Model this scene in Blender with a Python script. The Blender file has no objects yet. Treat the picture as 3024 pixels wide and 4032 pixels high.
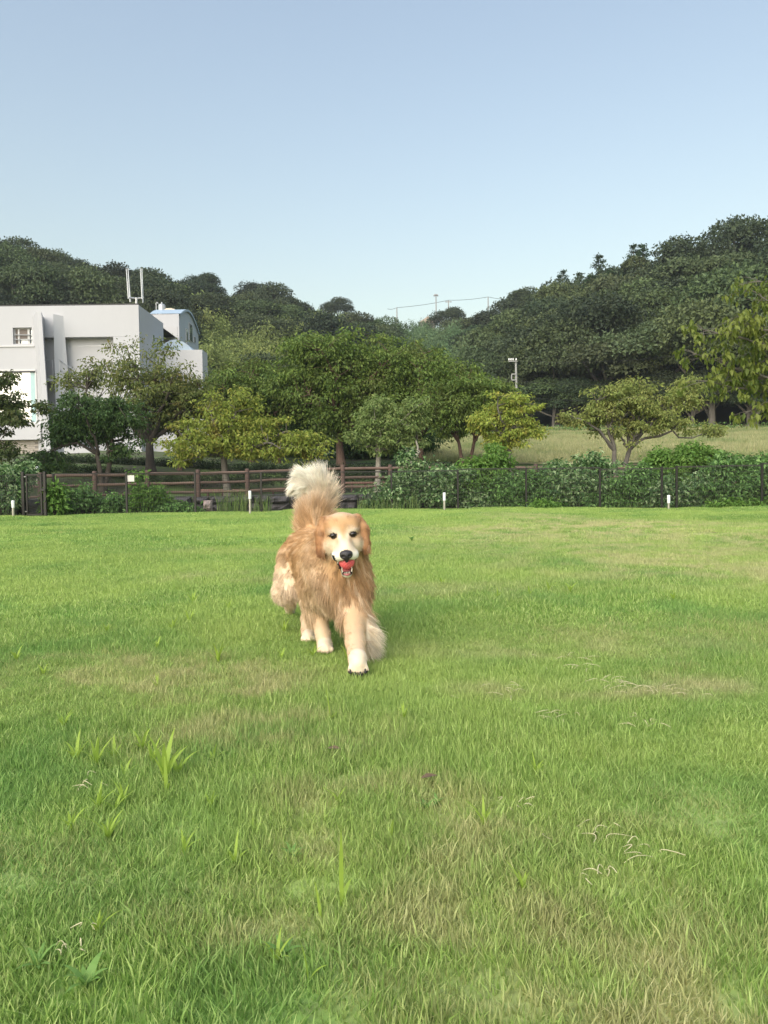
import bpy, math, random
import numpy as np
from mathutils import Vector, Matrix, Euler

scn = bpy.context.scene
COL = scn.collection

# ------------------------------------------------------------------ camera, sky, sun, exposure
CAM_H = 0.80
F_PX = 3020.0                       # focal length in photo pixels (3024 x 4032 frame)
PITCH = math.radians(2.14)
ROLL = math.radians(0.7)
cam_data = bpy.data.cameras.new('camera')
cam_data.sensor_fit = 'VERTICAL'
cam_data.sensor_height = 36.0
cam_data.lens = 36.0 * F_PX / 4032.0
cam_data.clip_start = 0.05
cam_data.clip_end = 3000.0
cam = bpy.data.objects.new('camera', cam_data)
COL.objects.link(cam)
CAM_R = Matrix.Rotation(math.radians(90) - PITCH, 3, 'X') @ Matrix.Rotation(-ROLL, 3, 'Z')
cam.matrix_world = Matrix.Translation((0, 0, CAM_H)) @ CAM_R.to_4x4()
scn.camera = cam

SUN_EL, SUN_AZ = math.radians(38), math.radians(208)    # azimuth clockwise from +Y: behind the camera, to its left
world = bpy.data.worlds.new('World')
scn.world = world
world.use_nodes = True
wn, wl = world.node_tree.nodes, world.node_tree.links
for n in list(wn):
    wn.remove(n)
sky = wn.new('ShaderNodeTexSky')
sky.sky_type = 'NISHITA'
sky.sun_disc = False
sky.sun_elevation = SUN_EL
sky.sun_rotation = SUN_AZ
sky.altitude = 0.0
sky.air_density = 2.0
sky.dust_density = 3.0
sky.ozone_density = 1.5
bg = wn.new('ShaderNodeBackground')
bg.inputs['Strength'].default_value = 0.15
wo = wn.new('ShaderNodeOutputWorld')
sat = wn.new('ShaderNodeHueSaturation')
sat.inputs['Saturation'].default_value = 0.86
sat.inputs['Hue'].default_value = 0.507
wl.new(sky.outputs['Color'], sat.inputs['Color'])
wl.new(sat.outputs['Color'], bg.inputs['Color'])
wl.new(bg.outputs['Background'], wo.inputs['Surface'])

sun_data = bpy.data.lights.new('sun', 'SUN')
sun_data.energy = 2.3
sun_data.angle = math.radians(80)
sun_data.color = (1.0, 0.98, 0.96)
sun = bpy.data.objects.new('sun', sun_data)
sv = Vector((math.sin(SUN_AZ) * math.cos(SUN_EL), math.cos(SUN_AZ) * math.cos(SUN_EL), math.sin(SUN_EL)))
sun.rotation_euler = sv.to_track_quat('Z', 'Y').to_euler()
sun.location = sv * 200
COL.objects.link(sun)

scn.view_settings.view_transform = 'Standard'
scn.view_settings.look = 'None'
scn.view_settings.gamma = 1.0
scn.view_settings.use_curve_mapping = False
scn.view_settings.exposure = 0.5
scn.cycles.max_bounces = 6
scn.cycles.diffuse_bounces = 3
scn.cycles.transparent_max_bounces = 6
scn.render.hair_type = 'STRIP' if hasattr(scn.render, 'hair_type') else scn.render.hair_type

# ------------------------------------------------------------------ helpers
def P(px, py, d):
    """World point seen at photo pixel (px, py) at distance d along +Y."""
    r = CAM_R @ Vector(((px - 1512.0) / F_PX, -(py - 2016.0) / F_PX, -1.0))
    r = r * (d / r.y)
    return Vector((r.x, r.y, r.z + CAM_H))

def Yf(x):
    """depth of the mesh fence at lateral position x"""
    return 23.2 - 2.2 * np.minimum((np.asarray(x, float) / 10.5) ** 2, 1.8)

def Yw(x):
    """depth of the wooden rail fence"""
    x = np.asarray(x, float)
    return 28.5 - np.where(x < 0, 0.027, 0.010) * np.minimum(np.abs(x), 13) ** 2

def sstep(a, b, x):
    t = np.clip((np.asarray(x, float) - a) / (b - a), 0, 1)
    return t * t * (3 - 2 * t)

def lawn_z(x, y):
    x = np.asarray(x, float); y = np.asarray(y, float)
    s = sstep(5, 12, y)
    z = 0.035 * np.sin(0.55 * x + 1.3) * np.sin(0.4 * y + .4) + 0.02 * np.sin(1.1 * x + .7 * y) + .012 * np.sin(2.3 * x - 1.1 * y)
    return z * s + 0.006 * np.sin(4.1 * x + 2) * np.sin(3.3 * y)

def gz(x, y):
    x = np.asarray(x, float); y = np.asarray(y, float)
    v = y - Yf(x)
    z = 0.40 * sstep(1.55, 1.75, v)
    z = z + 1.2 * sstep(9.0, 13.6, v)
    z = z + 0.0975 * np.maximum(v - 13.0, 0)
    z = z + np.where(v > 1.8, 0.05 * np.sin(.7 * x + .3 * y), 0)
    return z * (v > 0.3) + lawn_z(x, y) * (v <= 0.3)

def tag(o, label=None, cat=None, group=None, kind=None):
    if label: o['label'] = label
    if cat: o['category'] = cat
    if group: o['group'] = group
    if kind: o['kind'] = kind
    return o

def empty(name, loc=(0, 0, 0), rz=0.0, **kw):
    o = bpy.data.objects.new(name, None)
    o.empty_display_size = 0.1
    o.location = loc
    o.rotation_euler = (0, 0, rz)
    COL.objects.link(o)
    tag(o, **kw)
    return o

def np_mesh(name, verts, faces, mats=(), smooth=False):
    """verts (n,3); faces: list of int arrays of shape (m,k)"""
    me = bpy.data.meshes.new(name)
    verts = np.ascontiguousarray(verts, dtype=np.float32)
    faces = [np.asarray(f, dtype=np.int32) for f in faces if len(f)]
    me.vertices.add(len(verts))
    me.vertices.foreach_set('co', verts.ravel())
    nl = sum(f.size for f in faces)
    npol = sum(len(f) for f in faces)
    me.loops.add(nl)
    me.loops.foreach_set('vertex_index', np.concatenate([f.ravel() for f in faces]))
    me.polygons.add(npol)
    starts, o = [], 0
    for f in faces:
        k = f.shape[1]
        starts.append(o + np.arange(len(f)) * k)
        o += f.size
    me.polygons.foreach_set('loop_start', np.concatenate(starts).astype(np.int32))
    me.polygons.foreach_set('use_smooth', np.full(npol, bool(smooth)))
    for m in mats:
        me.materials.append(m)
    me.update(calc_edges=True)
    return me

def link(name, me, parent=None, loc=None, rot=None):
    o = bpy.data.objects.new(name, me)
    COL.objects.link(o)
    if loc is not None: o.location = loc
    if rot is not None: o.rotation_euler = rot
    if parent is not None: o.parent = parent
    return o

class Geo:
    def __init__(self):
        self.v, self.f, self.n = [], {3: [], 4: []}, 0
    def add(self, v, f):
        v = np.asarray(v, float)
        f = np.asarray(f, int)
        self.v.append(v)
        self.f[f.shape[1]].append(f + self.n)
        self.n += len(v)
        return self
    def box(self, x0, x1, y0, y1, z0, z1):
        v = [(x, y, z) for z in (z0, z1) for y in (y0, y1) for x in (x0, x1)]
        f = [(0, 2, 3, 1), (4, 5, 7, 6), (0, 1, 5, 4), (2, 6, 7, 3), (0, 4, 6, 2), (1, 3, 7, 5)]
        return self.add(v, f)
    def bbox(self, x0, x1, y0, y1, z0, z1, b):
        """box with chamfered vertical and top edges"""
        ring = lambda i: [(x0 + i + b, y0 + i), (x1 - i - b, y0 + i), (x1 - i, y0 + i + b), (x1 - i, y1 - i - b), (x1 - i - b, y1 - i), (x0 + i + b, y1 - i), (x0 + i, y1 - i - b), (x0 + i, y0 + i + b)]
        v = [(x, y, z0) for x, y in ring(0)] + [(x, y, z1 - b) for x, y in ring(0)] + [(x, y, z1) for x, y in ring(b * .8)]
        f = []
        for k in (0, 8):
            for i in range(8):
                j = (i + 1) % 8
                f.append((k + i, k + j, k + 8 + j, k + 8 + i))
        f += [(16, 17, 18, 19), (16, 19, 20, 23), (20, 21, 22, 23)]
        return self.add(v, f)
    def prism(self, poly, z0, z1):
        n = len(poly)
        v = [(x, y, z0) for x, y in poly] + [(x, y, z1) for x, y in poly]
        self.add(v, [(i, (i + 1) % n, n + (i + 1) % n, n + i) for i in range(n)])
        c = np.mean(poly, axis=0)
        vv = [(x, y, z1) for x, y in poly] + [(c[0], c[1], z1)]
        return self.add(vv, [(i, (i + 1) % n, n) for i in range(n)])
    def tube(self, pts, rad, sides=6, cap=True):
        pts = np.asarray(pts, float)
        n = len(pts)
        rad = np.broadcast_to(np.asarray(rad, float), (n,))
        tan = np.gradient(pts, axis=0)
        tan /= np.linalg.norm(tan, axis=1, keepdims=True) + 1e-9
        ref = np.array([0.31, 0.17, 0.93]) if abs(tan[0, 2]) < .8 else np.array([0.95, 0.2, 0.1])
        a = np.cross(tan, ref); a /= np.linalg.norm(a, axis=1, keepdims=True) + 1e-9
        b = np.cross(tan, a)
        th = np.arange(sides) * 2 * math.pi / sides
        ring = a[:, None, :] * np.cos(th)[None, :, None] + b[:, None, :] * np.sin(th)[None, :, None]
        v = (pts[:, None, :] + ring * rad[:, None, None]).reshape(-1, 3)
        i = np.arange(n - 1)[:, None] * sides
        k = np.arange(sides)[None, :]
        k2 = (k + 1) % sides
        f = np.stack([i + k, i + k2, i + sides + k2, i + sides + k], -1).reshape(-1, 4)
        self.add(v, f)
        if cap:
            for s, fl in ((0, 1), (n - 1, 0)):
                vv = np.vstack([v[s * sides:(s + 1) * sides], pts[s][None]])
                ff = np.array([(q, (q + 1) % sides, sides) for q in range(sides)])
                self.add(vv, ff[:, ::-1] if fl else ff)
        return self
    def mesh(self, name, mats, smooth=False):
        faces = [np.concatenate(self.f[k]) for k in (3, 4) if self.f[k]]
        if not isinstance(mats, (list, tuple)): mats = [mats]
        return np_mesh(name, np.concatenate(self.v), faces, mats, smooth)
    def build(self, name, mats, parent=None, smooth=False, loc=None, rot=None):
        return link(name, self.mesh(name, mats, smooth), parent, loc, rot)

# ------------------------------------------------------------------ materials
def new_mat(name):
    m = bpy.data.materials.new(name)
    m.use_nodes = True
    nt = m.node_tree
    bsdf = nt.nodes['Principled BSDF']
    return m, nt, nt.nodes, nt.links, bsdf

def ramp_node(nodes, stops):
    r = nodes.new('ShaderNodeValToRGB')
    e = r.color_ramp.elements
    while len(e) < len(stops): e.new(0.5)
    for i, (p, c) in enumerate(stops):
        e[i].position = p
        e[i].color = (*c, 1)
    return r

def mat_plain(name, c, rough=0.6, c2=None, scale=6.0, bump=0.0, metal=0.0, stretch=(1, 1, 1), detail=4):
    m, nt, N, L, b = new_mat(name)
    b.inputs['Roughness'].default_value = rough
    b.inputs['Metallic'].default_value = metal
    b.inputs['Base Color'].default_value = (*c, 1)
    if c2 is not None or bump:
        geo = N.new('ShaderNodeNewGeometry')
        mp = N.new('ShaderNodeMapping')
        mp.inputs['Scale'].default_value = stretch
        nz = N.new('ShaderNodeTexNoise')
        nz.inputs['Scale'].default_value = scale
        nz.inputs['Detail'].default_value = detail
        L.new(geo.outputs['Position'], mp.inputs['Vector'])
        L.new(mp.outputs['Vector'], nz.inputs['Vector'])
        if c2 is not None:
            r = ramp_node(N, [(0.3, c), (0.7, c2)])
            L.new(nz.outputs['Fac'], r.inputs['Fac'])
            L.new(r.outputs['Color'], b.inputs['Base Color'])
        if bump:
            bp = N.new('ShaderNodeBump')
            bp.inputs['Strength'].default_value = bump
            bp.inputs['Distance'].default_value = 0.02
            L.new(nz.outputs['Fac'], bp.inputs['Height'])
            L.new(bp.outputs['Normal'], b.inputs['Normal'])
    return m

def mat_leaf(name, cols, trans=0.35, rough=0.55, patch=None, patch_scale=0.8, patch_at=(0.5, 0.7), objvar=0.0, spec=0.3):
    """leaf colours differ from leaf to leaf; patch: colour of the clumps that have turned"""
    m, nt, N, L, b = new_mat(name)
    geo = N.new('ShaderNodeNewGeometry')
    n = len(cols)
    r = ramp_node(N, [((i + .5) / n, c) for i, c in enumerate(cols)])
    L.new(geo.outputs['Random Per Island'], r.inputs['Fac'])
    out = r.outputs['Color']
    if patch is not None:
        nz = N.new('ShaderNodeTexNoise')
        nz.inputs['Scale'].default_value = patch_scale
        nz.inputs['Detail'].default_value = 3
        L.new(geo.outputs['Position'], nz.inputs['Vector'])
        mr = N.new('ShaderNodeMapRange')
        mr.inputs['From Min'].default_value, mr.inputs['From Max'].default_value = patch_at
        mr.inputs['To Max'].default_value = .6
        L.new(nz.outputs['Fac'], mr.inputs['Value'])
        mx = N.new('ShaderNodeMix'); mx.data_type = 'RGBA'
        L.new(mr.outputs['Result'], mx.inputs[0])
        L.new(out, mx.inputs[6])
        mx.inputs[7].default_value = (*patch, 1)
        out = mx.outputs[2]
    if objvar:
        oi = N.new('ShaderNodeObjectInfo')
        hs = N.new('ShaderNodeHueSaturation')
        a = N.new('ShaderNodeMapRange')
        a.inputs['To Min'].default_value, a.inputs['To Max'].default_value = 1 - objvar, 1 + objvar
        L.new(oi.outputs['Random'], a.inputs['Value'])
        L.new(a.outputs['Result'], hs.inputs['Value'])
        h = N.new('ShaderNodeMapRange')
        h.inputs['To Min'].default_value, h.inputs['To Max'].default_value = .475, .515
        wn_ = N.new('ShaderNodeTexWhiteNoise'); wn_.noise_dimensions = '1D'
        L.new(oi.outputs['Random'], wn_.inputs['W'])
        L.new(wn_.outputs['Value'], h.inputs['Value'])
        L.new(h.outputs['Result'], hs.inputs['Hue'])
        L.new(out, hs.inputs['Color'])
        out = hs.outputs['Color']
    L.new(out, b.inputs['Base Color'])
    b.inputs['Roughness'].default_value = rough
    b.inputs['Specular IOR Level'].default_value = spec
    tr = N.new('ShaderNodeBsdfTranslucent')
    L.new(out, tr.inputs['Color'])
    ms = N.new('ShaderNodeMixShader')
    ms.inputs['Fac'].default_value = trans
    L.new(b.outputs['BSDF'], ms.inputs[1])
    L.new(tr.outputs['BSDF'], ms.inputs[2])
    L.new(ms.outputs['Shader'], N['Material Output'].inputs['Surface'])
    return m

# dry patches of the lawn: world centre x, y, radius x, radius y, strength
def patch_at(px, py, rx, ry, s):
    # ground point under a photo pixel
    r = CAM_R @ Vector(((px - 1512.0) / F_PX, -(py - 2016.0) / F_PX, -1.0))
    t = -CAM_H / r.z
    return (r.x * t, r.y * t, rx, ry, s)
DRY = [patch_at(450, 2640, .45, .25, .9), patch_at(700, 2680, .60, .42, 1.0), patch_at(950, 2720, .25, .22, .9), patch_at(1000, 2900, .45, .30, .75), patch_at(330, 2620, .35, .25, .8),
       patch_at(1500, 3150, .30, .17, .75), patch_at(1700, 3330, .34, .16, .8), patch_at(2050, 3620, .36, .2, .8), patch_at(2500, 3900, .45, .22, .85),
       patch_at(900, 3600, .22, .13, .7), patch_at(2600, 2500, .9, .5, .45), patch_at(2500, 3200, .3, .2, .4), patch_at(150, 3400, .3, .2, .45)]
STRAW = [patch_at(2350, 2085, 3.0, 2.6, .9), patch_at(2700, 2130, 3.6, 2.6, .7), patch_at(2950, 2230, 2.2, 1.5, .75), patch_at(2500, 2190, 1.5, .7, .75), patch_at(2130, 2045, 1.2, 3.2, .8),
         patch_at(2450, 2720, .6, .16, .8), patch_at(2200, 2560, .8, .25, .5), patch_at(400, 2020, 3, .8, .5), patch_at(880, 2170, .8, .35, .45), patch_at(900, 2280, .8, .4, .45), patch_at(1750, 2330, .9, .5, .4)]

def lawn_colour(N, L, blade):
    """colour of the lawn from world position: greens by noise, dry and straw patches where they lie"""
    geo = N.new('ShaderNodeNewGeometry')
    def noise(scale, detail=3, dist=0.0):
        nz = N.new('ShaderNodeTexNoise')
        nz.inputs['Scale'].default_value = scale
        nz.inputs['Detail'].default_value = detail
        nz.inputs['Distortion'].default_value = dist
        L.new(geo.outputs['Position'], nz.inputs['Vector'])
        return nz.outputs['Fac']
    def mix(fac, a, b):
        mx = N.new('ShaderNodeMix'); mx.data_type = 'RGBA'
        L.new(fac, mx.inputs[0])
        for s, i in ((a, 6), (b, 7)):
            if isinstance(s, tuple): mx.inputs[i].default_value = (*s, 1)
            else: L.new(s, mx.inputs[i])
        return mx.outputs[2]
    def rng_(v, a, b, lo=0.0, hi=1.0):
        mr = N.new('ShaderNodeMapRange'); mr.interpolation_type = 'SMOOTHSTEP'
        for k, q in (('From Min', a), ('From Max', b), ('To Min', lo), ('To Max', hi)): mr.inputs[k].default_value = q
        L.new(v, mr.inputs['Value'])
        return mr.outputs['Result']
    def math_(op, a, b):
        mm = N.new('ShaderNodeMath'); mm.operation = op
        for s, i in ((a, 0), (b, 1)):
            if isinstance(s, float): mm.inputs[i].default_value = s
            else: L.new(s, mm.inputs[i])
        return mm.outputs[0]
    sp = N.new('ShaderNodeSeparateXYZ')
    L.new(geo.outputs['Position'], sp.inputs[0])
    nfine, nmid, nbig = noise(9, 4), noise(1.7, 4, .6), noise(.42, 3, .5)
    if blade:
        r = ramp_node(N, [(.0, GREENS[0]), (.35, GREENS[1]), (.7, GREENS[2]), (1.0, GREENS[3])])
        L.new(geo.outputs['Random Per Island'], r.inputs['Fac'])
        col = r.outputs['Color']
    else:
        col = mix(nfine, GREENS[0], GREENS[1])
    col = mix(rng_(nmid, .42, .68, 0, .75), col, GREENS[4])
    col = mix(rng_(nbig, .40, .62, .0, .65), col, GREENS[5])
    def patches(lst):
        acc = None
        for (cx, cy, rx, ry, s) in lst:
            mp = N.new('ShaderNodeMapping')
            mp.inputs['Location'].default_value = (-cx / rx, -cy / ry, 0)
            mp.inputs['Scale'].default_value = (1 / rx, 1 / ry, 0)
            L.new(geo.outputs['Position'], mp.inputs['Vector'])
            ln = N.new('ShaderNodeVectorMath'); ln.operation = 'LENGTH'
            L.new(mp.outputs['Vector'], ln.inputs[0])
            v = rng_(ln.outputs['Value'], 1.5, .35, 0, s)
            acc = v if acc is None else math_('MAXIMUM', acc, v)
        return acc
    brk = rng_(noise(3.2, 5, .8), .36, .62, .25, 1.0)
    dry = math_('MULTIPLY', patches(DRY), brk)
    dry = math_('MAXIMUM', dry, rng_(noise(1.05, 4, .7), .63, .74, 0, .55))
    if blade:   # not every blade in a dry patch has died
        wn_ = N.new('ShaderNodeTexWhiteNoise'); wn_.noise_dimensions = '1D'
        L.new(geo.outputs['Random Per Island'], wn_.inputs['W'])
        dr = ramp_node(N, [(.0, DRYS[0]), (.5, DRYS[1]), (1., DRYS[2])])
        L.new(wn_.outputs['Value'], dr.inputs['Fac'])
        dcol = dr.outputs['Color']
        dry = rng_(math_('SUBTRACT', math_('MULTIPLY', dry, 1.25), wn_.outputs['Value']), -.35, .35)
    else:
        dcol = DRYS[1]
    col = mix(dry, col, dcol)
    strk = rng_(noise(2.0, 5, 1.0), .40, .60, .1, 1.0)
    col = mix(math_('MULTIPLY', math_('MULTIPLY', patches(STRAW), strk), 1.0), col, STRAWC)
    return col, geo

# ------------------------------------------------------------------ lawn and ground
GREENS = [(.120, .220, .042), (.245, .390, .084), (.350, .495, .130), (.560, .650, .250), (.190, .350, .090), (.410, .520, .145)]
DRYS = [(.32, .38, .13), (.48, .48, .21), (.62, .57, .32)]
STRAWC = (.52, .49, .26)

def mat_lawn(name, blade):
    m, nt, N, L, b = new_mat(name)
    col, geo = lawn_colour(N, L, blade)
    b.inputs['Roughness'].default_value = .5 if blade else .9
    b.inputs['Specular IOR Level'].default_value = .25 if blade else .1
    if blade:
        L.new(col, b.inputs['Base Color'])
        tr = N.new('ShaderNodeBsdfTranslucent')
        L.new(col, tr.inputs['Color'])
        ms = N.new('ShaderNodeMixShader')
        ms.inputs['Fac'].default_value = .35
        L.new(b.outputs['BSDF'], ms.inputs[1]); L.new(tr.outputs['BSDF'], ms.inputs[2])
        L.new(ms.outputs['Shader'], N['Material Output'].inputs['Surface'])
    else:
        mx = N.new('ShaderNodeMix'); mx.data_type = 'RGBA'
        nz = N.new('ShaderNodeTexNoise'); nz.inputs['Scale'].default_value = 30; nz.inputs['Detail'].default_value = 4
        L.new(geo.outputs['Position'], nz.inputs['Vector'])
        mr = N.new('ShaderNodeMapRange'); mr.inputs['From Min'].default_value = .42; mr.inputs['From Max'].default_value = .7; mr.inputs['To Max'].default_value = .6
        L.new(nz.outputs['Fac'], mr.inputs['Value'])
        L.new(mr.outputs['Result'], mx.inputs[0])
        L.new(col, mx.inputs[6]); mx.inputs[7].default_value = (.17, .19, .08, 1)      # thatch and soil between the blades
        L.new(mx.outputs[2], b.inputs['Base Color'])
    return m

M_LAWN = mat_lawn('lawn_soil', False)
M_BLADE = mat_lawn('grass_blade', True)

def grid_sheet(name, xs, vs, ypos, zpos, mat, kind='structure', smooth=True):
    X, V = np.meshgrid(xs, vs)
    Y = ypos(X, V)
    Z = zpos(X, Y)
    nx, ny = len(xs), len(vs)
    v = np.stack([X, Y, Z], -1).reshape(-1, 3)
    i = (np.arange(ny - 1)[:, None] * nx + np.arange(nx - 1)[None, :]).ravel()
    f = np.stack([i, i + 1, i + nx + 1, i + nx], -1)
    o = link(name, np_mesh(name, v, [f], [mat], smooth))
    tag(o, kind=kind)
    return o

lawn = grid_sheet('lawn', np.linspace(-30, 30, 181), np.concatenate([np.linspace(-0.35, .98, 120), [1.0]]),
                  lambda x, t: t * (Yf(x) + .5), lawn_z, M_LAWN)

def mat_verge():
    m, nt, N, L, b = new_mat('verge_ground')
    geo = N.new('ShaderNodeNewGeometry')
    nz = N.new('ShaderNodeTexNoise'); nz.inputs['Scale'].default_value = .9; nz.inputs['Detail'].default_value = 6
    L.new(geo.outputs['Position'], nz.inputs['Vector'])
    r = ramp_node(N, [(.35, (.055, .05, .032)), (.5, (.06, .085, .025)), (.65, (.085, .14, .03))])
    L.new(nz.outputs['Fac'], r.inputs['Fac'])
    L.new(r.outputs['Color'], b.inputs['Base Color'])
    b.inputs['Roughness'].default_value = .95
    return m
M_VERGE = mat_verge()
vv = np.concatenate([[.5, .9, 1.3, 1.5, 1.53, 1.6, 1.66, 1.72, 1.78, 2.0], np.linspace(2.6, 16, 28), np.linspace(18, 62, 23), np.linspace(75, 420, 12)])
ground = grid_sheet('ground', np.concatenate([np.linspace(-420, -36, 12), np.linspace(-32, 32, 97), np.linspace(36, 420, 12)]), vv,
                    lambda x, v: Yf(x) + v, lambda x, y: np.where(y - Yf(x) < 1.5, lawn_z(x, np.minimum(y, Yf(x) + .5)) - .004, np.minimum(gz(x, y), 6)), M_VERGE)
M_PATH = mat_plain('path_asphalt', (.16, .155, .15), .9, (.22, .21, .20), 14, .1)
path = grid_sheet('path', np.linspace(-32, 32, 97), np.linspace(7.0, 8.6, 4), lambda x, v: Yf(x) + v, lambda x, y: gz(x, y) + .012, M_PATH)
M_MEADOW = mat_plain('meadow_soil', (.34, .34, .16), .95, (.42, .40, .20), .35, 0, detail=5)
meadow = grid_sheet('meadow', np.linspace(1.5, 60, 60), np.linspace(13.2, 52, 30), lambda x, v: Yf(x) + v, lambda x, y: gz(x, y) + .02, M_MEADOW)

# ------------------------------------------------------------------ grass blades: tufts built once, set out over the lawn
def tuft_mesh(name, size, n, width, length, seed, mat, segs=2, lean=.55, upright=.35):
    r = np.random.default_rng(seed)
    p = (r.random((n, 2)) - .5) * size
    ph = r.random(8) * 6.28
    # blades of a clump bend the same way and stand about as tall
    k = 2 * math.pi / size
    fx = np.sin(k * 2 * p[:, 0] + ph[0]) + np.sin(k * 3 * p[:, 1] + ph[1]) + .7 * np.sin(k * 5 * p[:, 0] + k * 4 * p[:, 1] + ph[2])
    fy = np.sin(k * 2 * p[:, 1] + ph[3]) + np.sin(k * 3 * p[:, 0] + ph[4]) + .7 * np.sin(k * 4 * p[:, 0] - k * 5 * p[:, 1] + ph[5])
    h = length * (.55 + .75 * r.random(n)) * (1 + .22 * np.sin(k * 2 * p[:, 0] + ph[6]) * np.sin(k * 2 * p[:, 1] + ph[7]))
    tall = r.random(n) > .92
    h[tall] *= 1.38
    low = r.random(n) > .6
    h[low] *= .6
    az = r.random(n) * 2 * math.pi
    bx = .15 * fx + .85 * np.cos(az); by = .15 * fy + .85 * np.sin(az)
    le = lean * (.3 + r.random(n))
    face = r.random(n) * math.pi
    width = width * np.where(tall, 1.35, 1.0)
    wx, wy = np.cos(face) * width * .5 * (.6 + .8 * r.random(n)), np.sin(face) * width * .5
    V, T = [], []
    ts = [0, .5, 1.0] if segs == 2 else [0, 1.0]
    rows = []
    for t in ts:
        cx = p[:, 0] + bx * le * h * t ** 1.6
        cy = p[:, 1] + by * le * h * t ** 1.6
        cz = h * (t - .22 * le * t ** 2.4) - .004
        w = 1.0 if t == 0 else (.85 if t < 1 else 0)
        if t < 1:
            rows.append((np.stack([cx - wx * w, cy - wy * w, cz], -1), np.stack([cx + wx * w, cy + wy * w, cz], -1)))
        else:
            rows.append((np.stack([cx, cy, cz], -1),))
    flat = [q for rr in rows for q in rr]
    K = len(flat)
    v = np.stack(flat, 1).reshape(-1, 3)
    b = np.arange(n) * K
    if segs == 2:
        f3 = [np.stack([b, b + 1, b + 3], -1), np.stack([b, b + 3, b + 2], -1), np.stack([b + 2, b + 3, b + 4], -1)]
    else:
        f3 = [np.stack([b, b + 1, b + 2], -1)]
    return np_mesh(name, v, [np.concatenate(f3)], [mat])

def scatter(name, tufts, pts, rots, scales, idx, kind='stuff'):
    """one object that sets the tuft meshes out on points (geometry nodes)"""
    me = bpy.data.meshes.new(name)
    me.from_pydata([tuple(p) for p in pts], [], [])
    for an, ty, data in (('rot', 'FLOAT_VECTOR', rots), ('size', 'FLOAT_VECTOR', scales), ('pick', 'INT', idx)):
        a = me.attributes.new(an, ty, 'POINT')
        a.data.foreach_set('vector' if ty == 'FLOAT_VECTOR' else 'value', np.asarray(data, dtype=np.int32 if ty == 'INT' else np.float32).ravel())
    o = link(name, me)
    tag(o, kind=kind)
    ng = bpy.data.node_groups.new(name + '_nodes', 'GeometryNodeTree')
    ng.interface.new_socket('Geometry', in_out='INPUT', socket_type='NodeSocketGeometry')
    ng.interface.new_socket('Geometry', in_out='OUTPUT', socket_type='NodeSocketGeometry')
    N, L = ng.nodes, ng.links
    gi, go = N.new('NodeGroupInput'), N.new('NodeGroupOutput')
    join = N.new('GeometryNodeGeometryToInstance')
    for t in reversed(tufts):
        ob = bpy.data.objects.new(t.name, t)          # only lends its mesh to the node tree
        oi = N.new('GeometryNodeObjectInfo')
        oi.inputs['Object'].default_value = ob
        L.new(oi.outputs['Geometry'], join.inputs[0])
    def attr(nm, ty):
        a = N.new('GeometryNodeInputNamedAttribute')
        a.data_type = ty
        a.inputs['Name'].default_value = nm
        return a.outputs['Attribute']
    ip = N.new('GeometryNodeInstanceOnPoints')
    ip.inputs['Pick Instance'].default_value = True
    L.new(gi.outputs[0], ip.inputs['Points'])
    L.new(join.outputs[0], ip.inputs['Instance'])
    L.new(attr('pick', 'INT'), ip.inputs['Instance Index'])
    er = N.new('FunctionNodeEulerToRotation')
    L.new(attr('rot', 'FLOAT_VECTOR'), er.inputs[0])
    L.new(er.outputs[0], ip.inputs['Rotation'])
    L.new(attr('size', 'FLOAT_VECTOR'), ip.inputs['Scale'])
    L.new(ip.outputs[0], go.inputs[0])
    md = o.modifiers.new('scatter', 'NODES')
    md.node_group = ng
    return o

def jitter_grid(x0, x1, y0, y1, step, r):
    X, Y = np.meshgrid(np.arange(x0, x1, step), np.arange(y0, y1, step))
    p = np.stack([X.ravel(), Y.ravel()], -1)
    return p + (r.random(p.shape) - .5) * step * .35

rg = np.random.default_rng(11)
def grass_zone(name, tufts, y0, y1, step, keep, hmin, hmax):
    p = jitter_grid(-24, 24, y0, y1, step, rg)
    p = p[keep(p[:, 0], p[:, 1])]
    n = len(p)
    # slow waves of longer and shorter grass
    w = .5 + .22 * np.sin(1.9 * p[:, 0] + .8 * p[:, 1]) + .22 * np.sin(2.7 * p[:, 1] - 1.2 * p[:, 0] + 1) + .2 * np.sin(6.1 * p[:, 0] + 3 * np.sin(2.2 * p[:, 1])) * np.sin(5.3 * p[:, 1] + 2 * np.sin(1.7 * p[:, 0]))
    hz = hmin + (hmax - hmin) * np.clip(w + .35 * (rg.random(n) - .5), 0, 1)
    pts = np.stack([p[:, 0], p[:, 1], lawn_z(p[:, 0], p[:, 1])], -1)
    rots = np.stack([np.zeros(n), np.zeros(n), rg.random(n) * 6.283], -1)
    sc = np.stack([np.ones(n), np.ones(n), hz], -1)
    o = scatter(name, tufts, pts, rots, sc, rg.integers(0, len(tufts), n))
    o['label'] = None or {'lawn_grass': 'short green and dry lawn grass'}.get(name.split('.')[0], 'short grass')
    return o
wide = lambda x, y: (np.abs(x) < .60 * y + 1.0) & (y < Yf(x) + .35)
near = [tuft_mesh('tuft', .5, 7000, .0025, .033, s, M_BLADE) for s in (1, 2, 3)]
mids = [tuft_mesh('tuft', .8, 4200, .0050, .036, s, M_BLADE, 2) for s in (4, 5, 6)]
fars = [tuft_mesh('tuft', 1.5, 4600, .013, .036, s, M_BLADE, 1) for s in (7, 8)]
grass_zone('lawn_grass', near, .55, 4.4, .31, wide, .5, 1.3)
grass_zone('lawn_grass', mids, 4.2, 10.2, .50, wide, .75, 1.3)
grass_zone('lawn_grass', fars, 10.0, 23.8, .95, wide, .75, 1.35)

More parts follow.
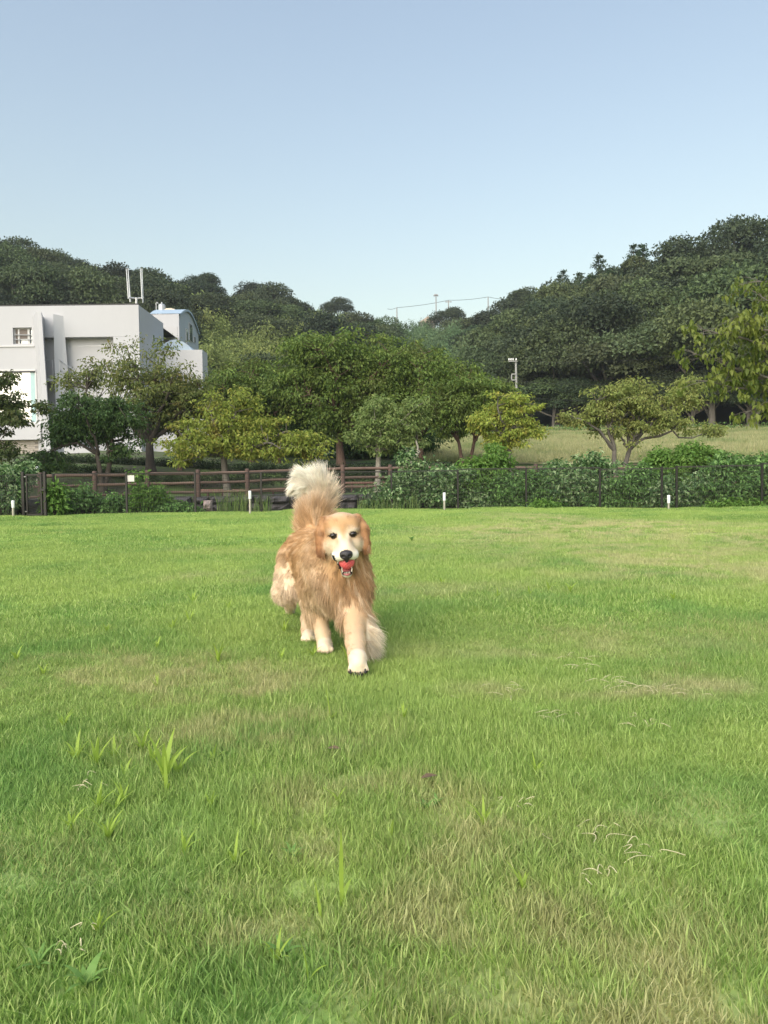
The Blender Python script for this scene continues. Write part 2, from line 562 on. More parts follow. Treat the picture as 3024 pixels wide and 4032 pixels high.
M_HAY = mat_leaf('meadow_blade', [(.36, .36, .17), (.45, .43, .22), (.52, .48, .27), (.28, .34, .14)], .3, .6, patch=(.13, .23, .06), patch_scale=.22, patch_at=(.48, .62))
hay = [tuft_mesh('hay_tuft', 2.2, 2200, .025, .26, s, M_HAY, 1, lean=.5) for s in (21, 22)]
p = jitter_grid(1, 46, 33, 78, 1.7, rg)
p = p[(p[:, 1] - Yf(p[:, 0]) > 13.6) & (p[:, 0] < .62 * p[:, 1] + 2) & (p[:, 0] > .045 * p[:, 1] + .3)]
n = len(p)
mg = scatter('meadow_grass', hay, np.stack([p[:, 0], p[:, 1], gz(p[:, 0], p[:, 1])], -1), np.stack([np.zeros(n), np.zeros(n), rg.random(n) * 6.28], -1),
        np.stack([np.ones(n), np.ones(n), .7 + .6 * rg.random(n)], -1), rg.integers(0, 2, n))
mg['label'] = 'tall pale dry grass of the sloping meadow'

# ------------------------------------------------------------------ stone wall behind the mesh fence
M_STONE = mat_plain('dark_stone', (.035, .031, .032), .9, (.085, .075, .075), 5, .5)
M_STONEP = mat_plain('pink_stone', (.32, .24, .22), .9, (.42, .33, .30), 5, .3)
def stone_mesh(name, w, h, d, seed, mat):
    r = np.random.default_rng(seed)
    g = Geo()
    nx, nz = 6, 4
    pts = []
    for j in range(nz):
        for i in range(nx):
            u, v = i / (nx - 1) * 2 - 1, j / (nz - 1) * 2 - 1
            e = (1 - abs(u) ** 6) * (1 - abs(v) ** 6)
            pts.append((u * w / 2 * (.96 + .04 * e) + r.normal() * w * .02, -d * .5 * e ** .5 + r.normal() * d * .16 * e, (v * h / 2) + r.normal() * h * .03 + h / 2))
    f = [(j * nx + i, j * nx + i + 1, (j + 1) * nx + i + 1, (j + 1) * nx + i) for j in range(nz - 1) for i in range(nx - 1)]
    g.add(pts, f)
    b = [(-w / 2, d * .5, 0), (w / 2, d * .5, 0), (w / 2, d * .5, h), (-w / 2, d * .5, h)]
    g.add(b + [pts[0], pts[nx - 1], pts[-1], pts[-nx]], [(1, 0, 3, 2), (0, 1, 5, 4), (1, 2, 6, 5), (2, 3, 7, 6), (3, 0, 4, 7)])
    return g.mesh(name, mat, False)
sw = empty('stone_wall', (0, float(Yf(-5)) + 1.55, 0), label='low dark stone retaining wall behind the wire mesh fence', cat='wall')
rs = np.random.default_rng(5)
stones = [stone_mesh('stone', .62, .27, .34, s, M_STONE) for s in range(6)]
def put(o, parent, loc, rz=0, sc=(1, 1, 1)):
    o.parent = parent
    o.matrix_parent_inverse = Matrix.Identity(4)
    o.location = Vector(loc) - Vector(parent.location)
    o.rotation_euler = (0, 0, rz)
    o.scale = sc
for row in range(2):
    x = -13.0 + .3 * row
    while x < 14:
        w = .40 + .5 * rs.random()
        y = float(Yf(x + w / 2)) + 1.5 + .03 * row
        dy = float(Yf(x + w) - Yf(x))
        o = link('stone', stones[rs.integers(6)])
        put(o, sw, (x + w / 2, y, lawn_z(x, y) * 0 - .06 + row * .25), math.atan2(dy, w) + rs.normal() * .04, (w / .62, .9 + .3 * rs.random(), .9 + .2 * rs.random()))
        x += w + .012
pk = P(785, 1990, 22.3)
o = link('pink_stone', stone_mesh('pink_stone', .26, .34, .24, 77, M_STONEP), loc=(pk.x, float(Yf(pk.x)) + .7, 0))
tag(o, 'pale pinkish rough stone lying at the foot of the wire mesh fence', 'stone')

# ------------------------------------------------------------------ wire mesh fence
M_BROWN = mat_plain('dark_brown_metal', (.022, .020, .018), .45, metal=.3)
M_WIRE = mat_plain('fence_wire', (.018, .020, .018), .5, metal=.3)
MF_H = 1.17
def fx(px, py=1960):
    """lateral position on the mesh fence for a photo column"""
    d = 22.5
    for _ in range(6):
        x = P(px, py, d).x
        d = float(Yf(x))
    return x
mf = empty('mesh_fence', (0, 23.2, 0), label='dark brown wire mesh fence running along the far edge of the lawn', cat='fence')
post_px = [-330, -80, 212, 499, 769, 1029, 1287, 1542, 1803, 2072, 2362, 2664, 3000, 3330]
px_x = [fx(q) for q in post_px]
pm = Geo().bbox(-.03, .03, -.03, .03, -.05, MF_H + .03, .006).mesh('post', M_BROWN)
for x in px_x + [fx(2606)]:
    o = link('post', pm)
    put(o, mf, (x, float(Yf(x)), float(lawn_z(x, Yf(x)))))
def wire_panel(w, gate=False, h=MF_H, mat=None):
    g = Geo()
    n = int(round(w / .05))
    t = .0028
    for i in range(1, n):
        x = -w / 2 + w * i / n
        g.box(x - t, x + t, -t, t, .05, h - .012)
    for k in range(9):
        z = .06 + (h - .09) * k / 8
        g.box(-w / 2, w / 2, -3 * t, -t, z - .0035, z + .0035)
    return g
for a, b in zip(px_x[:-1], px_x[1:]):
    if abs(post_px[px_x.index(a)] + 80) < 1 and False: continue
    if post_px[px_x.index(a)] == -80: continue                     # the gate stands in this bay
    ya, yb = float(Yf(a)), float(Yf(b))
    w = math.hypot(b - a, yb - ya) - .05
    o = wire_panel(w).build('wire_panel', M_WIRE)
    put(o, mf, ((a + b) / 2, (ya + yb) / 2, float(lawn_z((a + b) / 2, (ya + yb) / 2))), math.atan2(yb - ya, b - a))
    g = Geo().bbox(-w / 2, w / 2, -.013, .013, MF_H - .01, MF_H + .016, .004)
    o = g.build('top_rail', M_BROWN)
    put(o, mf, ((a + b) / 2, (ya + yb) / 2, float(lawn_z((a + b) / 2, (ya + yb) / 2))), math.atan2(yb - ya, b - a))
# short panel left of the gate
a, b = fx(-80), fx(88)
o = wire_panel(b - a - .05).build('wire_panel', M_WIRE)
put(o, mf, ((a + b) / 2, float(Yf((a + b) / 2)), 0), 0)

# the gate
ga, gb = fx(96), fx(190)
gy = float(Yf(ga)) - .02
gate = empty('metal_gate', ((ga + gb) / 2, gy, float(lawn_z(ga, gy)) - .02), label='narrow dark brown metal gate with a mesh leaf at the left end of the fence', cat='gate')
gw = (gb - ga)
GH = 1.24
for sx in (-1, 1):
    o = Geo().bbox(-.04, .04, -.04, .04, -.04, GH + .03, .008).build('gate_post', M_BROWN, gate, loc=(sx * (gw / 2 + .02), 0, 0))
fr = Geo()
hw = gw / 2 - .06
fr.bbox(-hw, -hw + .045, -.02, .02, .06, GH - .03, .005).bbox(hw - .045, hw, -.02, .02, .06, GH - .03, .005)
fr.box(-hw + .046, hw - .046, -.018, .018, .06, .11).box(-hw + .046, hw - .046, -.018, .018, GH - .075, GH - .03)
fr.build('gate_frame', M_BROWN, gate)
g = Geo()
m_ = int((2 * hw - .09) / .022)
for i in range(1, m_):
    x = -hw + .045 + (2 * hw - .09) * i / m_
    g.box(x - .0025, x + .0025, -.003, .003, .111, GH - .076)
for k in range(1, 30):
    z = .11 + (GH - .19) * k / 30
    g.box(-hw + .046, hw - .046, .004, .009, z - .003, z + .003)
g.build('gate_mesh', M_WIRE, gate)
M_STEEL = mat_plain('brushed_steel', (.42, .40, .36), .35, (.50, .47, .42), 40, 0, metal=.7, stretch=(1, 1, .05))
Geo().bbox(hw - .03, hw + .13, -.10, -.03, .74, .80, .01).build('latch', M_BROWN, gate)
Geo().tube([(-hw - .02, -.05, 1.13), (-hw + .03, -.05, 1.13)], .014, 6).build('hinge', M_STEEL, gate)
Geo().tube([(-hw - .02, -.05, .17), (-hw + .03, -.05, .17)], .014, 6).build('hinge', M_STEEL, gate)

# notice on the fence: faint grey lines of print too small to read
def mat_notice():
    m, nt, N, L, b = new_mat('notice_print')
    tc = N.new('ShaderNodeTexCoord')
    mp = N.new('ShaderNodeMapping'); mp.inputs['Scale'].default_value = (1, 1, 1)
    wv = N.new('ShaderNodeTexWave'); wv.bands_direction = 'Z'; wv.inputs['Scale'].default_value = 9; wv.inputs['Distortion'].default_value = .4; wv.inputs['Detail Scale'].default_value = 30
    L.new(tc.outputs['Object'], wv.inputs['Vector'])
    r = ramp_node(N, [(.70, (.62, .60, .57)), (.95, (.50, .47, .44))])
    L.new(wv.outputs['Fac'], r.inputs['Fac'])
    L.new(r.outputs['Color'], b.inputs['Base Color'])
    b.inputs['Roughness'].default_value = .5
    return m
xn = fx(515, 1885)
nz_ = P(515, 1884, float(Yf(xn)))
notice = Geo().bbox(-.11, .11, -.004, .004, -.09, .09, .003).build('notice_sign', mat_notice(), loc=(xn, float(Yf(xn)) - .03, nz_.z))
tag(notice, 'small white notice board fixed to the wire mesh fence', 'sign')

# ------------------------------------------------------------------ wooden rail fence
def mat_wood(name, c1, c2):
    m, nt, N, L, b = new_mat(name)
    tc = N.new('ShaderNodeTexCoord')
    mp = N.new('ShaderNodeMapping'); mp.inputs['Scale'].default_value = (1.2, 9, 9)
    nz = N.new('ShaderNodeTexNoise'); nz.inputs['Scale'].default_value = 2.2; nz.inputs['Detail'].default_value = 6
    L.new(tc.outputs['Object'], mp.inputs['Vector']); L.new(mp.outputs['Vector'], nz.inputs['Vector'])
    oi = N.new('ShaderNodeObjectInfo')
    r = ramp_node(N, [(.3, c1), (.7, c2)])
    L.new(nz.outputs['Fac'], r.inputs['Fac'])
    hs = N.new('ShaderNodeHueSaturation')
    mr = N.new('ShaderNodeMapRange'); mr.inputs['To Min'].default_value = .75; mr.inputs['To Max'].default_value = 1.25
    L.new(oi.outputs['Random'], mr.inputs['Value']); L.new(mr.outputs['Result'], hs.inputs['Value'])
    L.new(r.outputs['Color'], hs.inputs['Color'])
    L.new(hs.outputs['Color'], b.inputs['Base Color'])
    bp = N.new('ShaderNodeBump'); bp.inputs['Strength'].default_value = .4; bp.inputs['Distance'].default_value = .01
    L.new(nz.outputs['Fac'], bp.inputs['Height']); L.new(bp.outputs['Normal'], b.inputs['Normal'])
    b.inputs['Roughness'].default_value = .85
    return m
M_RAIL = mat_wood('weathered_rail', (.085, .050, .038), (.15, .100, .078))
M_POSTW = mat_wood('brown_post', (.070, .042, .034), (.115, .072, .058))
def wx(px, py=1900):
    d = 27.0
    for _ in range(8):
        x = P(px, py, d).x
        d = float(Yw(x))
    return x
wf = empty('rail_fence', (0, 28, .4), label='brown wooden post and rail fence standing behind the wire mesh fence', cat='fence')
wp = [-480, -270, -55, 158, 373, 581, 780, 974, 1162, 1350, 1537, 1723, 1916, 2110, 2304, 2500, 2698, 2898, 3100, 3305, 3520]
wxs = [wx(q) for q in wp]
WZ = .38
post_py = {158: 1861, 373: 1856, 581: 1852, 780: 1850, 974: 1846, 1162: 1838, 1350: 1831, 1723: 1829, 2110: 1828}
def post_top(px):
    k = sorted(post_py)
    return float(np.interp(px, k, [post_py[i] for i in k]))
tops = []
for q, x in zip(wp, wxs):
    y = float(Yw(x))
    zt = P(q, post_top(q), y).z
    tops.append(zt)
    h = zt - WZ + .05
    g = Geo()
    g.tube([(0, 0, -.25), (0, 0, h * .5), (0, 0, h - .08), (0, 0, h - .03), (0, 0, h - .012)], [.085, .083, .082, .075, .055], 10)
    o = g.build('post', M_POSTW, smooth=True)
    put(o, wf, (x, y, WZ - .03), rs.random() * 6)
for i in range(len(wp) - 1):
    xa, xb = wxs[i], wxs[i + 1]
    ya, yb = float(Yw(xa)), float(Yw(xb))
    L_ = math.hypot(xb - xa, yb - ya)
    ang = math.atan2(yb - ya, xb - xa)
    for k, (dz, rad) in enumerate(((.13, .058), (.46, .052), (.80, .050))):
        za, zb = tops[i] - dz, tops[i + 1] - dz
        g = Geo().tube([(-L_ / 2 + .075, 0, (za - zb) / 2 * .98 + rs.normal() * .008), (0, 0, rs.normal() * .012), (L_ / 2 - .075, 0, (zb - za) / 2 * .98)], [rad, rad * .97, rad], 8)
        o = g.build('rail', M_RAIL, smooth=True)
        put(o, wf, ((xa + xb) / 2, (ya + yb) / 2, (za + zb) / 2), ang)
# a low reddish timber edging that shows through the rails, beyond the path
M_RED = mat_wood('reddish_timber', (.20, .105, .080), (.27, .16, .125))
for i, (q0, q1, py, d) in enumerate(((790, 960, 1932, 31.0), (1000, 1150, 1932, 31.0), (1358, 1520, 1902, 31.5))):
    a, b = P(q0, py, d), P(q1, py - 1, d)
    g = Geo()
    z0 = float(gz(a.x, d))
    L_ = b.x - a.x
    zc = a.z - z0
    g.tube([(-L_ / 2, 0, zc), (L_ / 2, 0, zc)], .055, 8)
    t = empty('log_barrier', ((a.x + b.x) / 2, d, z0), label=['reddish log barrier seen through the rails left of the grass clump', 'reddish log barrier seen through the rails between grass clump and dog', 'reddish log barrier seen through the rails right of the dog'][i], cat='barrier', group='low log barriers beyond the rail fence')
    g.build('log', M_RED, t, smooth=True)
    for k in range(3):
        xx = -L_ / 2 + L_ * (k + .5) / 3
        Geo().tube([(xx, .03, -.2), (xx, .03, zc - .05)], .05, 7).build('leg', M_POSTW, t, smooth=True)

# ------------------------------------------------------------------ bollard lights on the lawn
M_LAMP = mat_plain('white_lamp_head', (.80, .80, .82), .35)
M_CAPG = mat_plain('lamp_collar', (.22, .21, .20), .4, metal=.6)
def bollard(px, pt, pb, d, label, dx=0):
    b, t = P(px + dx, pb, d), P(px, pt, d)
    h = t.z - b.z
    o = empty('bollard_light', (b.x, d, b.z - .01), label=label, cat='bollard light', group='bollard lights along the lawn')
    r = .042
    Geo().tube([(0, 0, -.15), (0, 0, h * .545)], r * .86, 14).build('post', M_STEEL, o, smooth=True)
    Geo().tube([(0, 0, h * .545), (0, 0, h * .56)], r * .9, 14).build('collar', M_CAPG, o, smooth=True)
    Geo().tube([(0, 0, h * .56), (0, 0, h * .585), (0, 0, h * .96), (0, 0, h * .99), (0, 0, h)], [r * .94, r, r, r * .94, r * .6], 14).build('lamp_head', M_LAMP, o, smooth=True)
    return o
bollard(47, 1969, 2035, 20.9, 'white topped bollard light in front of the metal gate', 6)
bollard(982, 1931, 2004, 21.9, 'white topped bollard light in front of the tall grass clump left of the dog', 3)
bollard(1749, 1938, 2010, 22.2, 'white topped bollard light in front of the leafy vines right of the dog', 1)
bollard(2632, 1948, 2020, 21.2, 'white topped bollard light near the right end of the fence', 1)
bollard(145, 1836, 1890, 27.5, 'small white bollard light standing behind the gate beside the rail fence', 2)

# ------------------------------------------------------------------ the white building on the left
def mat_wall(name, c, c2, rough=.8):
    m, nt, N, L, b = new_mat(name)
    geo = N.new('ShaderNodeNewGeometry')
    mp = N.new('ShaderNodeMapping'); mp.inputs['Scale'].default_value = (1, 1, .25)
    nz = N.new('ShaderNodeTexNoise'); nz.inputs['Scale'].default_value = .7; nz.inputs['Detail'].default_value = 8; nz.inputs['Roughness'].default_value = .65
    L.new(geo.outputs['Position'], mp.inputs['Vector']); L.new(mp.outputs['Vector'], nz.inputs['Vector'])
    r = ramp_node(N, [(.35, c), (.75, c2)])
    L.new(nz.outputs['Fac'], r.inputs['Fac']); L.new(r.outputs['Color'], b.inputs['Base Color'])
    b.inputs['Roughness'].default_value = rough
    return m
M_WHITE = mat_wall('white_render', (.475, .478, .498), (.44, .443, .462))
M_WHITE2 = mat_wall('white_panel', (.465, .464, .478), (.43, .43, .444))
M_BLUE = mat_wall('pale_blue_roof', (.34, .43, .52), (.31, .40, .49), .45)
M_DARKEDGE = mat_plain('roof_edge', (.03, .03, .03), .6)
M_FRAME = mat_plain('white_frame', (.55, .55, .55), .4)
M_TEAL = mat_plain('teal_glass_panel', (.30, .46, .48), .15)
M_RAILM = mat_plain('grey_railing', (.45, .46, .48), .4, metal=.5)
M_CURT = mat_plain('brown_blind', (.17, .14, .125), .9, (.20, .17, .15), 30)
M_ROOM = mat_plain('room_interior', (.30, .28, .26), .9)
M_BRICKB = mat_plain('beige_tile', (.36, .32, .28), .8, (.42, .38, .34), 8)
M_MORT = mat_plain('mortar', (.25, .23, .21), .9)
def mat_glass():
    m, nt, N, L, b = new_mat('window_glass')
    b.inputs['Base Color'].default_value = (.10, .13, .14, 1)
    b.inputs['Roughness'].default_value = .04
    b.inputs['Metallic'].default_value = .0
    gl = N.new('ShaderNodeBsdfGlossy'); gl.inputs['Roughness'].default_value = .03; gl.inputs['Color'].default_value = (.80, .82, .82, 1)
    ms = N.new('ShaderNodeMixShader'); ms.inputs['Fac'].default_value = .5
    L.new(b.outputs['BSDF'], ms.inputs[1]); L.new(gl.outputs['BSDF'], ms.inputs[2])
    L.new(ms.outputs['Shader'], N['Material Output'].inputs['Surface'])
    return m
M_GLASS = mat_glass()
D0 = 45.0
def bx(px, d=D0, py=1500): return P(px, py, d).x
def bz(py, d=D0, px=300): return P(px, py, d).z
bld = empty('white_building', (bx(300), D0, 1.9), label='modern white rendered building with slanted fins and a big window, behind the trees', cat='building')
def part(name, g, mat, parent=None, smooth=False):
    o = g.build(name, mat, smooth=smooth)
    par = parent or bld
    o.parent = par
    if par is bld:
        o.location = -Vector(bld.location)
    return o
ZB = 1.0
ztop = bz(1203)
xR = bx(545, py=1203)
XL = -34.0
zo = bz(1327)            # underside of the projecting upper storey
x_f1a, x_f1b = bx(148, py=1400), bx(164, py=1400)
x_f2 = bx(222, py=1300)
# upper storey: its front is cut round the small window
wx0, wx1, wz0, wz1 = bx(56), bx(131), bz(1352), bz(1287)
g = Geo().box(XL, wx0, D0, D0 + .35, bz(1458), ztop).box(wx1, xR, D0, D0 + .35, zo, ztop).box(wx0, wx1, D0, D0 + .35, wz1, ztop).box(wx0, wx1, D0, D0 + .35, bz(1458), wz0)
g.box(wx1, x_f1b, D0, D0 + .35, bz(1458), zo)
part('upper_wall', g, M_WHITE)
part('ledge', Geo().box(XL, bx(140), D0 - .06, D0 - .002, bz(1363), bz(1359)), M_FRAME)
# flank: top falls a little to the rear
yR = D0 + 5.0
zr = P(623, 1273, yR).z
v = [(xR + .003, D0 + .001, ZB), (xR + .003, yR, ZB), (xR + .003, yR, zr), (xR + .003, D0 + .001, ztop)]
v2 = [(xR - .35, y, z) for _, y, z in v]
part('side_wall', Geo().add(v + v2, [(0, 1, 2, 3), (5, 4, 7, 6), (0, 3, 7, 4), (1, 5, 6, 2), (3, 2, 6, 7), (0, 4, 5, 1)]), M_WHITE)
part('roof', Geo().add([(XL, D0 + .36, ztop - .06), (xR - .36, D0 + .36, ztop - .06), (xR - .36, yR + 6, zr - .06), (XL, yR + 6, zr - .06)], [(0, 1, 2, 3)]), M_DARKEDGE)
part('roof_edge', Geo().box(XL, xR - .02, D0 + .03, D0 + .3, ztop + .002, ztop + .09), M_DARKEDGE)
part('back_wall', Geo().box(XL, xR, yR + 6.01, yR + 6.2, ZB, zr), M_WHITE)
# slot window high in the flank
sw_ = part('side_window', Geo().box(xR + .004, xR + .03, D0 + 2.6, D0 + 2.95, bz(1347, 47.7), bz(1320, 47.7)), M_FRAME)
o = Geo().box(xR + .031, xR + .036, D0 + 2.63, D0 + 2.92, bz(1345, 47.7), bz(1322, 47.7)).build('pane', M_GLASS, sw_)
# lower recessed wall under the upper storey
yl = D0 + .50
part('lower_wall', Geo().box(x_f2 + .4, xR - .36, yl, yl + .3, ZB, zo - .004), M_WHITE2)
part('panel_joint', Geo().box(x_f2 + .5, bx(447), yl - .012, yl - .002, bz(1356), bz(1357.5)), M_RAILM)
part('soffit', Geo().box(x_f1b, xR - .37, D0 + .352, yl + .3, zo - .003, zo + .12), M_WHITE2)
part('corner_pier', Geo().box(bx(450), xR - .004, D0 + .002, yl - .003, ZB, zo - .006), M_WHITE)
# recessed balcony between the two fins
yb_ = D0 + .42
part('balcony_wall', Geo().box(x_f1b, x_f2 + .4, yb_, yb_ + .2, ZB, zo - .01), M_WHITE2)
part('balcony_floor', Geo().box(x_f1b, x_f2 + 1.0, D0 - .25, yb_ - .003, bz(1502), bz(1490)), M_FRAME)
dr = part('balcony_door', Geo().box(x_f1b + .05, x_f1b + .12, yb_ - .05, yb_ - .003, bz(1398), bz(1330)), M_FRAME)
g = Geo()
z_r = bz(1418)
pts = [(x_f1b + .05, D0 - .2, z_r), (bx(242), D0 - .2, z_r), (bx(290), D0 - .2, bz(1454))]
g.tube(pts, .025, 5)
g.tube([(p_[0], p_[1], p_[2] - .55) for p_ in pts], .02, 5)
for xx in np.linspace(x_f1b + .3, bx(242), 3):
    g.tube([(xx, D0 - .2, bz(1490)), (xx, D0 - .2, z_r)], .022, 5)
part('railing', g, M_RAILM)
# fins: slanted outer edge, wedge plan
def fin(name, top, bot, ztop_, zbot, depth, mat):
    """top / bot: (x left rear, x front left, x front right, x right rear)"""
    v = []
    for (a, b, c, e), z, dd in ((bot, zbot, depth * 1.25), (top, ztop_, depth)):
        v += [(a, D0 - .002, z), (b, D0 - dd, z), (c, D0 - dd, z), (e, D0 - .002, z)]
    g = Geo().add(v, [(0, 1, 5, 4), (1, 2, 6, 5), (2, 3, 7, 6), (4, 5, 6, 7), (3, 2, 1, 0)])
    return part(name, g, mat)
fin('slanted_fin', (bx(128, 45, 1232), bx(146, 43.6, 1232), bx(163, 43.6, 1232), bx(169, 45, 1232)), (bx(176, 45, 1800), bx(180, 43.2, 1800), bx(204, 43.2, 1800), bx(206, 45, 1800)), bz(1230, 44), ZB, 1.4, M_WHITE)
g = Geo()
v = [(bx(218, py=1245), D0 - .30, bz(1240)), (bx(249, py=1245), D0 - .002, bz(1243)), (bx(218, py=1245), D0 - .002, bz(1238))]
w_ = [(bx(236, py=1700), D0 - .45, ZB), (bx(300, py=1700), D0 - .002, ZB), (bx(236, py=1700), D0 - .002, ZB)]
g.add(w_ + v, [(0, 1, 4, 3), (1, 2, 5, 4), (2, 0, 3, 5)]).add(v, [(0, 1, 2)])
part('wedge_fin', g, M_WHITE)
# small upper window with blind and rail
win = part('window', Geo().box(wx0, wx0 + .06, D0 + .2, D0 + .3, wz0, wz1).box(wx1 - .06, wx1, D0 + .2, D0 + .3, wz0, wz1).box(wx0 + .061, wx1 - .061, D0 + .2, D0 + .3, wz0, wz0 + .06).box(wx0 + .061, wx1 - .061, D0 + .2, D0 + .3, wz1 - .06, wz1)
           .box(bx(70), bx(76), D0 + .19, D0 + .29, wz0 + .061, wz1 - .061).box(bx(108), bx(116), D0 + .19, D0 + .29, wz0 + .061, wz1 - .061), M_FRAME)
Geo().box(wx0, wx1, D0 + .31, D0 + .32, wz0, wz1).build('pane', M_GLASS, win)
Geo().box(bx(77), bx(107.5), D0 + .21, D0 + .24, bz(1330), wz1 - .062).build('blind', M_CURT, win)
Geo().box(wx0 + .062, bx(69), D0 + .21, D0 + .24, bz(1345), wz1 - .062).build('curtain', M_CURT, win)
Geo().tube([(wx0 + .02, D0 + .1, bz(1314.5)), (wx1 - .02, D0 + .1, bz(1315.5))], .03, 6).tube([(wx0 + .02, D0 + .1, bz(1332.5)), (wx1 - .02, D0 + .1, bz(1333.5))], .03, 6).build('guard_rail', M_RAILM, win)
# big window: frame, glass, teal side panel
gx1 = bx(143, py=1550)
gt, gb2 = bz(1459), bz(1660)
win2 = part('window', Geo().box(XL, gx1, D0 - .05, D0 + .12, gt, gt + .10).box(XL, gx1 + .3, D0 - .06, D0 + .12, gb2 - .12, gb2).box(gx1 - .04, gx1 + .04, D0 - .04, D0 + .1, gb2 + .001, gt - .001), M_FRAME)
Geo().box(XL, bx(120, py=1550), D0 + .05, D0 + .08, gb2 + .002, gt - .002).build('pane', M_GLASS, win2)
Geo().box(bx(120, py=1550) + .002, gx1 - .042, D0 + .03, D0 + .06, gb2 + .002, gt - .002).build('pane', M_TEAL, win2)
Geo().box(XL, gx1, D0 - .08, D0 - .051, gt - .07, gt).build('head_shadow_strip', M_DARKEDGE, win2)  # solid dark strip standing in for the shade under the window head
part('jamb', Geo().box(gx1 + .041, x_f1b, D0, D0 + .3, ZB, bz(1458) - .003), M_WHITE)
part('sill_band', Geo().box(XL, bx(170, py=1700), D0 - .35, D0 + .2, bz(1730), gb2 - .123), M_WHITE)
part('room_back', Geo().box(XL, gx1, D0 + 3.0, D0 + 3.1, bz(1730), gt + 1), M_ROOM)
# tiled base, courses of tiles as recessed joints
bw = part('tiled_base', Geo().box(XL, bx(160, py=1780), D0 + .05, D0 + .2, ZB, bz(1730) - .003), M_MORT)
tg = Geo().bbox(-.30, .30, -.02, .02, -.055, .055, .006).mesh('tile', M_BRICKB)
zt_ = bz(1730) - .07
row, ntile = 0, 0
while zt_ > 1.9:
    x = bx(160, py=1780) - .32 - (.3 if row % 2 else 0)
    while x > bx(-60, py=1780) and ntile < 290:
        o = link('tile', tg); o.parent = bw; o.location = (x, D0 + .045, zt_)
        x -= .612; ntile += 1
    zt_ -= .122; row += 1
# stair flank: a white solid wedge with steps, at the foot of the lower wall
sx0, sx1 = bx(262, 43.5, 1800), bx(470, 43.5, 1800)
zs0, zs1 = bz(1828, 43.5), bz(1712, 43.5)
g = Geo().add([(sx0, 43.2, zs0 - .6), (sx1, 43.2, zs0 - .6), (sx1, 43.2, zs0), (sx0, 43.2, zs1), (sx0, 43.4, zs0 - .6), (sx1, 43.4, zs0 - .6), (sx1, 43.4, zs0), (sx0, 43.4, zs1)],
              [(0, 1, 2, 3), (5, 4, 7, 6), (3, 2, 6, 7), (0, 3, 7, 4), (1, 5, 6, 2)])
st = part('stair', g, M_WHITE2)
for k in range(14):
    a = k / 14
    x0 = sx0 + (sx1 - sx0) * a; x1 = sx0 + (sx1 - sx0) * (a + 1 / 14)
    Geo().box(x0, x1, 43.402, D0 + .85, zs0 - .6, zs1 + (zs0 - zs1) * (a + 1 / 14) - .1).build('step', M_WHITE2, st)
# white lower walls seen under the tree crowns
part('plinth_wall', Geo().box(xR - .002, bx(833, 46, 1780), 46.0, 46.3, ZB, bz(1700, 46)), M_WHITE)
lw = part('window', Geo().box(bx(462, 45, 1790), bx(480, 45, 1790), yl - .06, yl - .004, bz(1815), bz(1760)), M_FRAME)
Geo().box(bx(465, 45, 1790), bx(477, 45, 1790), yl - .075, yl - .062, bz(1811), bz(1764)).build('pane', M_GLASS, lw)

# annex with a shallow vault
xa0, xa1 = xR + .05, bx(798, 48, 1400)
za = bz(1384, 48)
part('annex_wall', Geo().box(xa0, xa1, 47.9, 49.3, ZB, za), M_WHITE)
def vault(x0, x1, y0, y1, z0, rise, axis, n=12):
    g = Geo()
    v = []
    for i in range(n + 1):
        t = i / n
        a = math.pi * t
        h = z0 + rise * math.sin(a) ** .8
        if axis == 'x': v += [(x0, y0 + (y1 - y0) * t, h), (x1, y0 + (y1 - y0) * t, h)]
        else: v += [(x0 + (x1 - x0) * t, y0, h), (x0 + (x1 - x0) * t, y1, h)]
    g.add(v, [(2 * i, 2 * i + 1, 2 * i + 3, 2 * i + 2) if axis == 'x' else (2 * i, 2 * i + 2, 2 * i + 3, 2 * i + 1) for i in range(n)])
    for s in (0, 1):
        vv = v[s::2]
        c = np.mean(vv[:1] + vv[-1:], axis=0)
        g.add(vv + [c], [(i, i + 1, n + 1) for i in range(n)])
    return g
part('annex_roof', vault(bx(636, 49, 1380), bx(772, 49, 1380), 48.1, 50.4, za + .003, bz(1348, 49) - bz(1384, 49) + .1, 'y'), M_BLUE, smooth=False)

# the taller block behind, roofed with a barrel vault
blk = empty('vaulted_block', (bx(700, 54), 54, 2.2), label='taller white block with a curved pale blue roof behind the main building', cat='building')
def partb(name, g, mat, smooth=False):
    o = part(name, g, mat, blk, smooth); o.location = -Vector(blk.location); return o
DB, DE = 54.3, 59.9
kx0, kx1 = bx(590, DB, 1300), P(706, 1300, DB).x
zk = P(650, 1237, DB).z
partb('front_wall', Geo().box(kx0, kx1 - .4, DB, DB + .3, 1.5, zk).box(kx1 - .395, kx1 - .002, DB - .03, DB + .3, 1.5, zk), M_WHITE)
partb('front_panel', Geo().box(bx(632, DB, 1320), bx(700, DB, 1320), DB - .05, DB - .031, bz(1345, DB), bz(1291, DB)), M_WHITE2)
n = 14
arc = [(DB + (DE - DB) * i / n, zk + .85 * math.sin(math.pi * i / n) - .3 * (i / n) ** 2) for i in range(n + 1)]
g = Geo()
v = [(kx1, y, z) for y, z in arc] + [(kx1, y, 1.5) for y, z in arc]
g.add(v, [(i, n + 1 + i, n + 2 + i, i + 1) for i in range(n)])
partb('gable_wall', g, mat_wall('gable_skylit_render', (.44, .48, .52), (.41, .45, .49)))  # white render tinted blue: skylight on this side put into the colour
g = Geo()
v = [(kx0, y - .02, z + .03) for y, z in arc] + [(kx1 + .12, y - .02, z + .03) for y, z in arc]
g.add(v, [(i, i + 1, n + 2 + i, n + 1 + i) for i in range(n)])
v = [(kx1 + .12, y, z + .03) for y, z in arc] + [(kx1 + .12, y, z - .12) for y, z in arc]
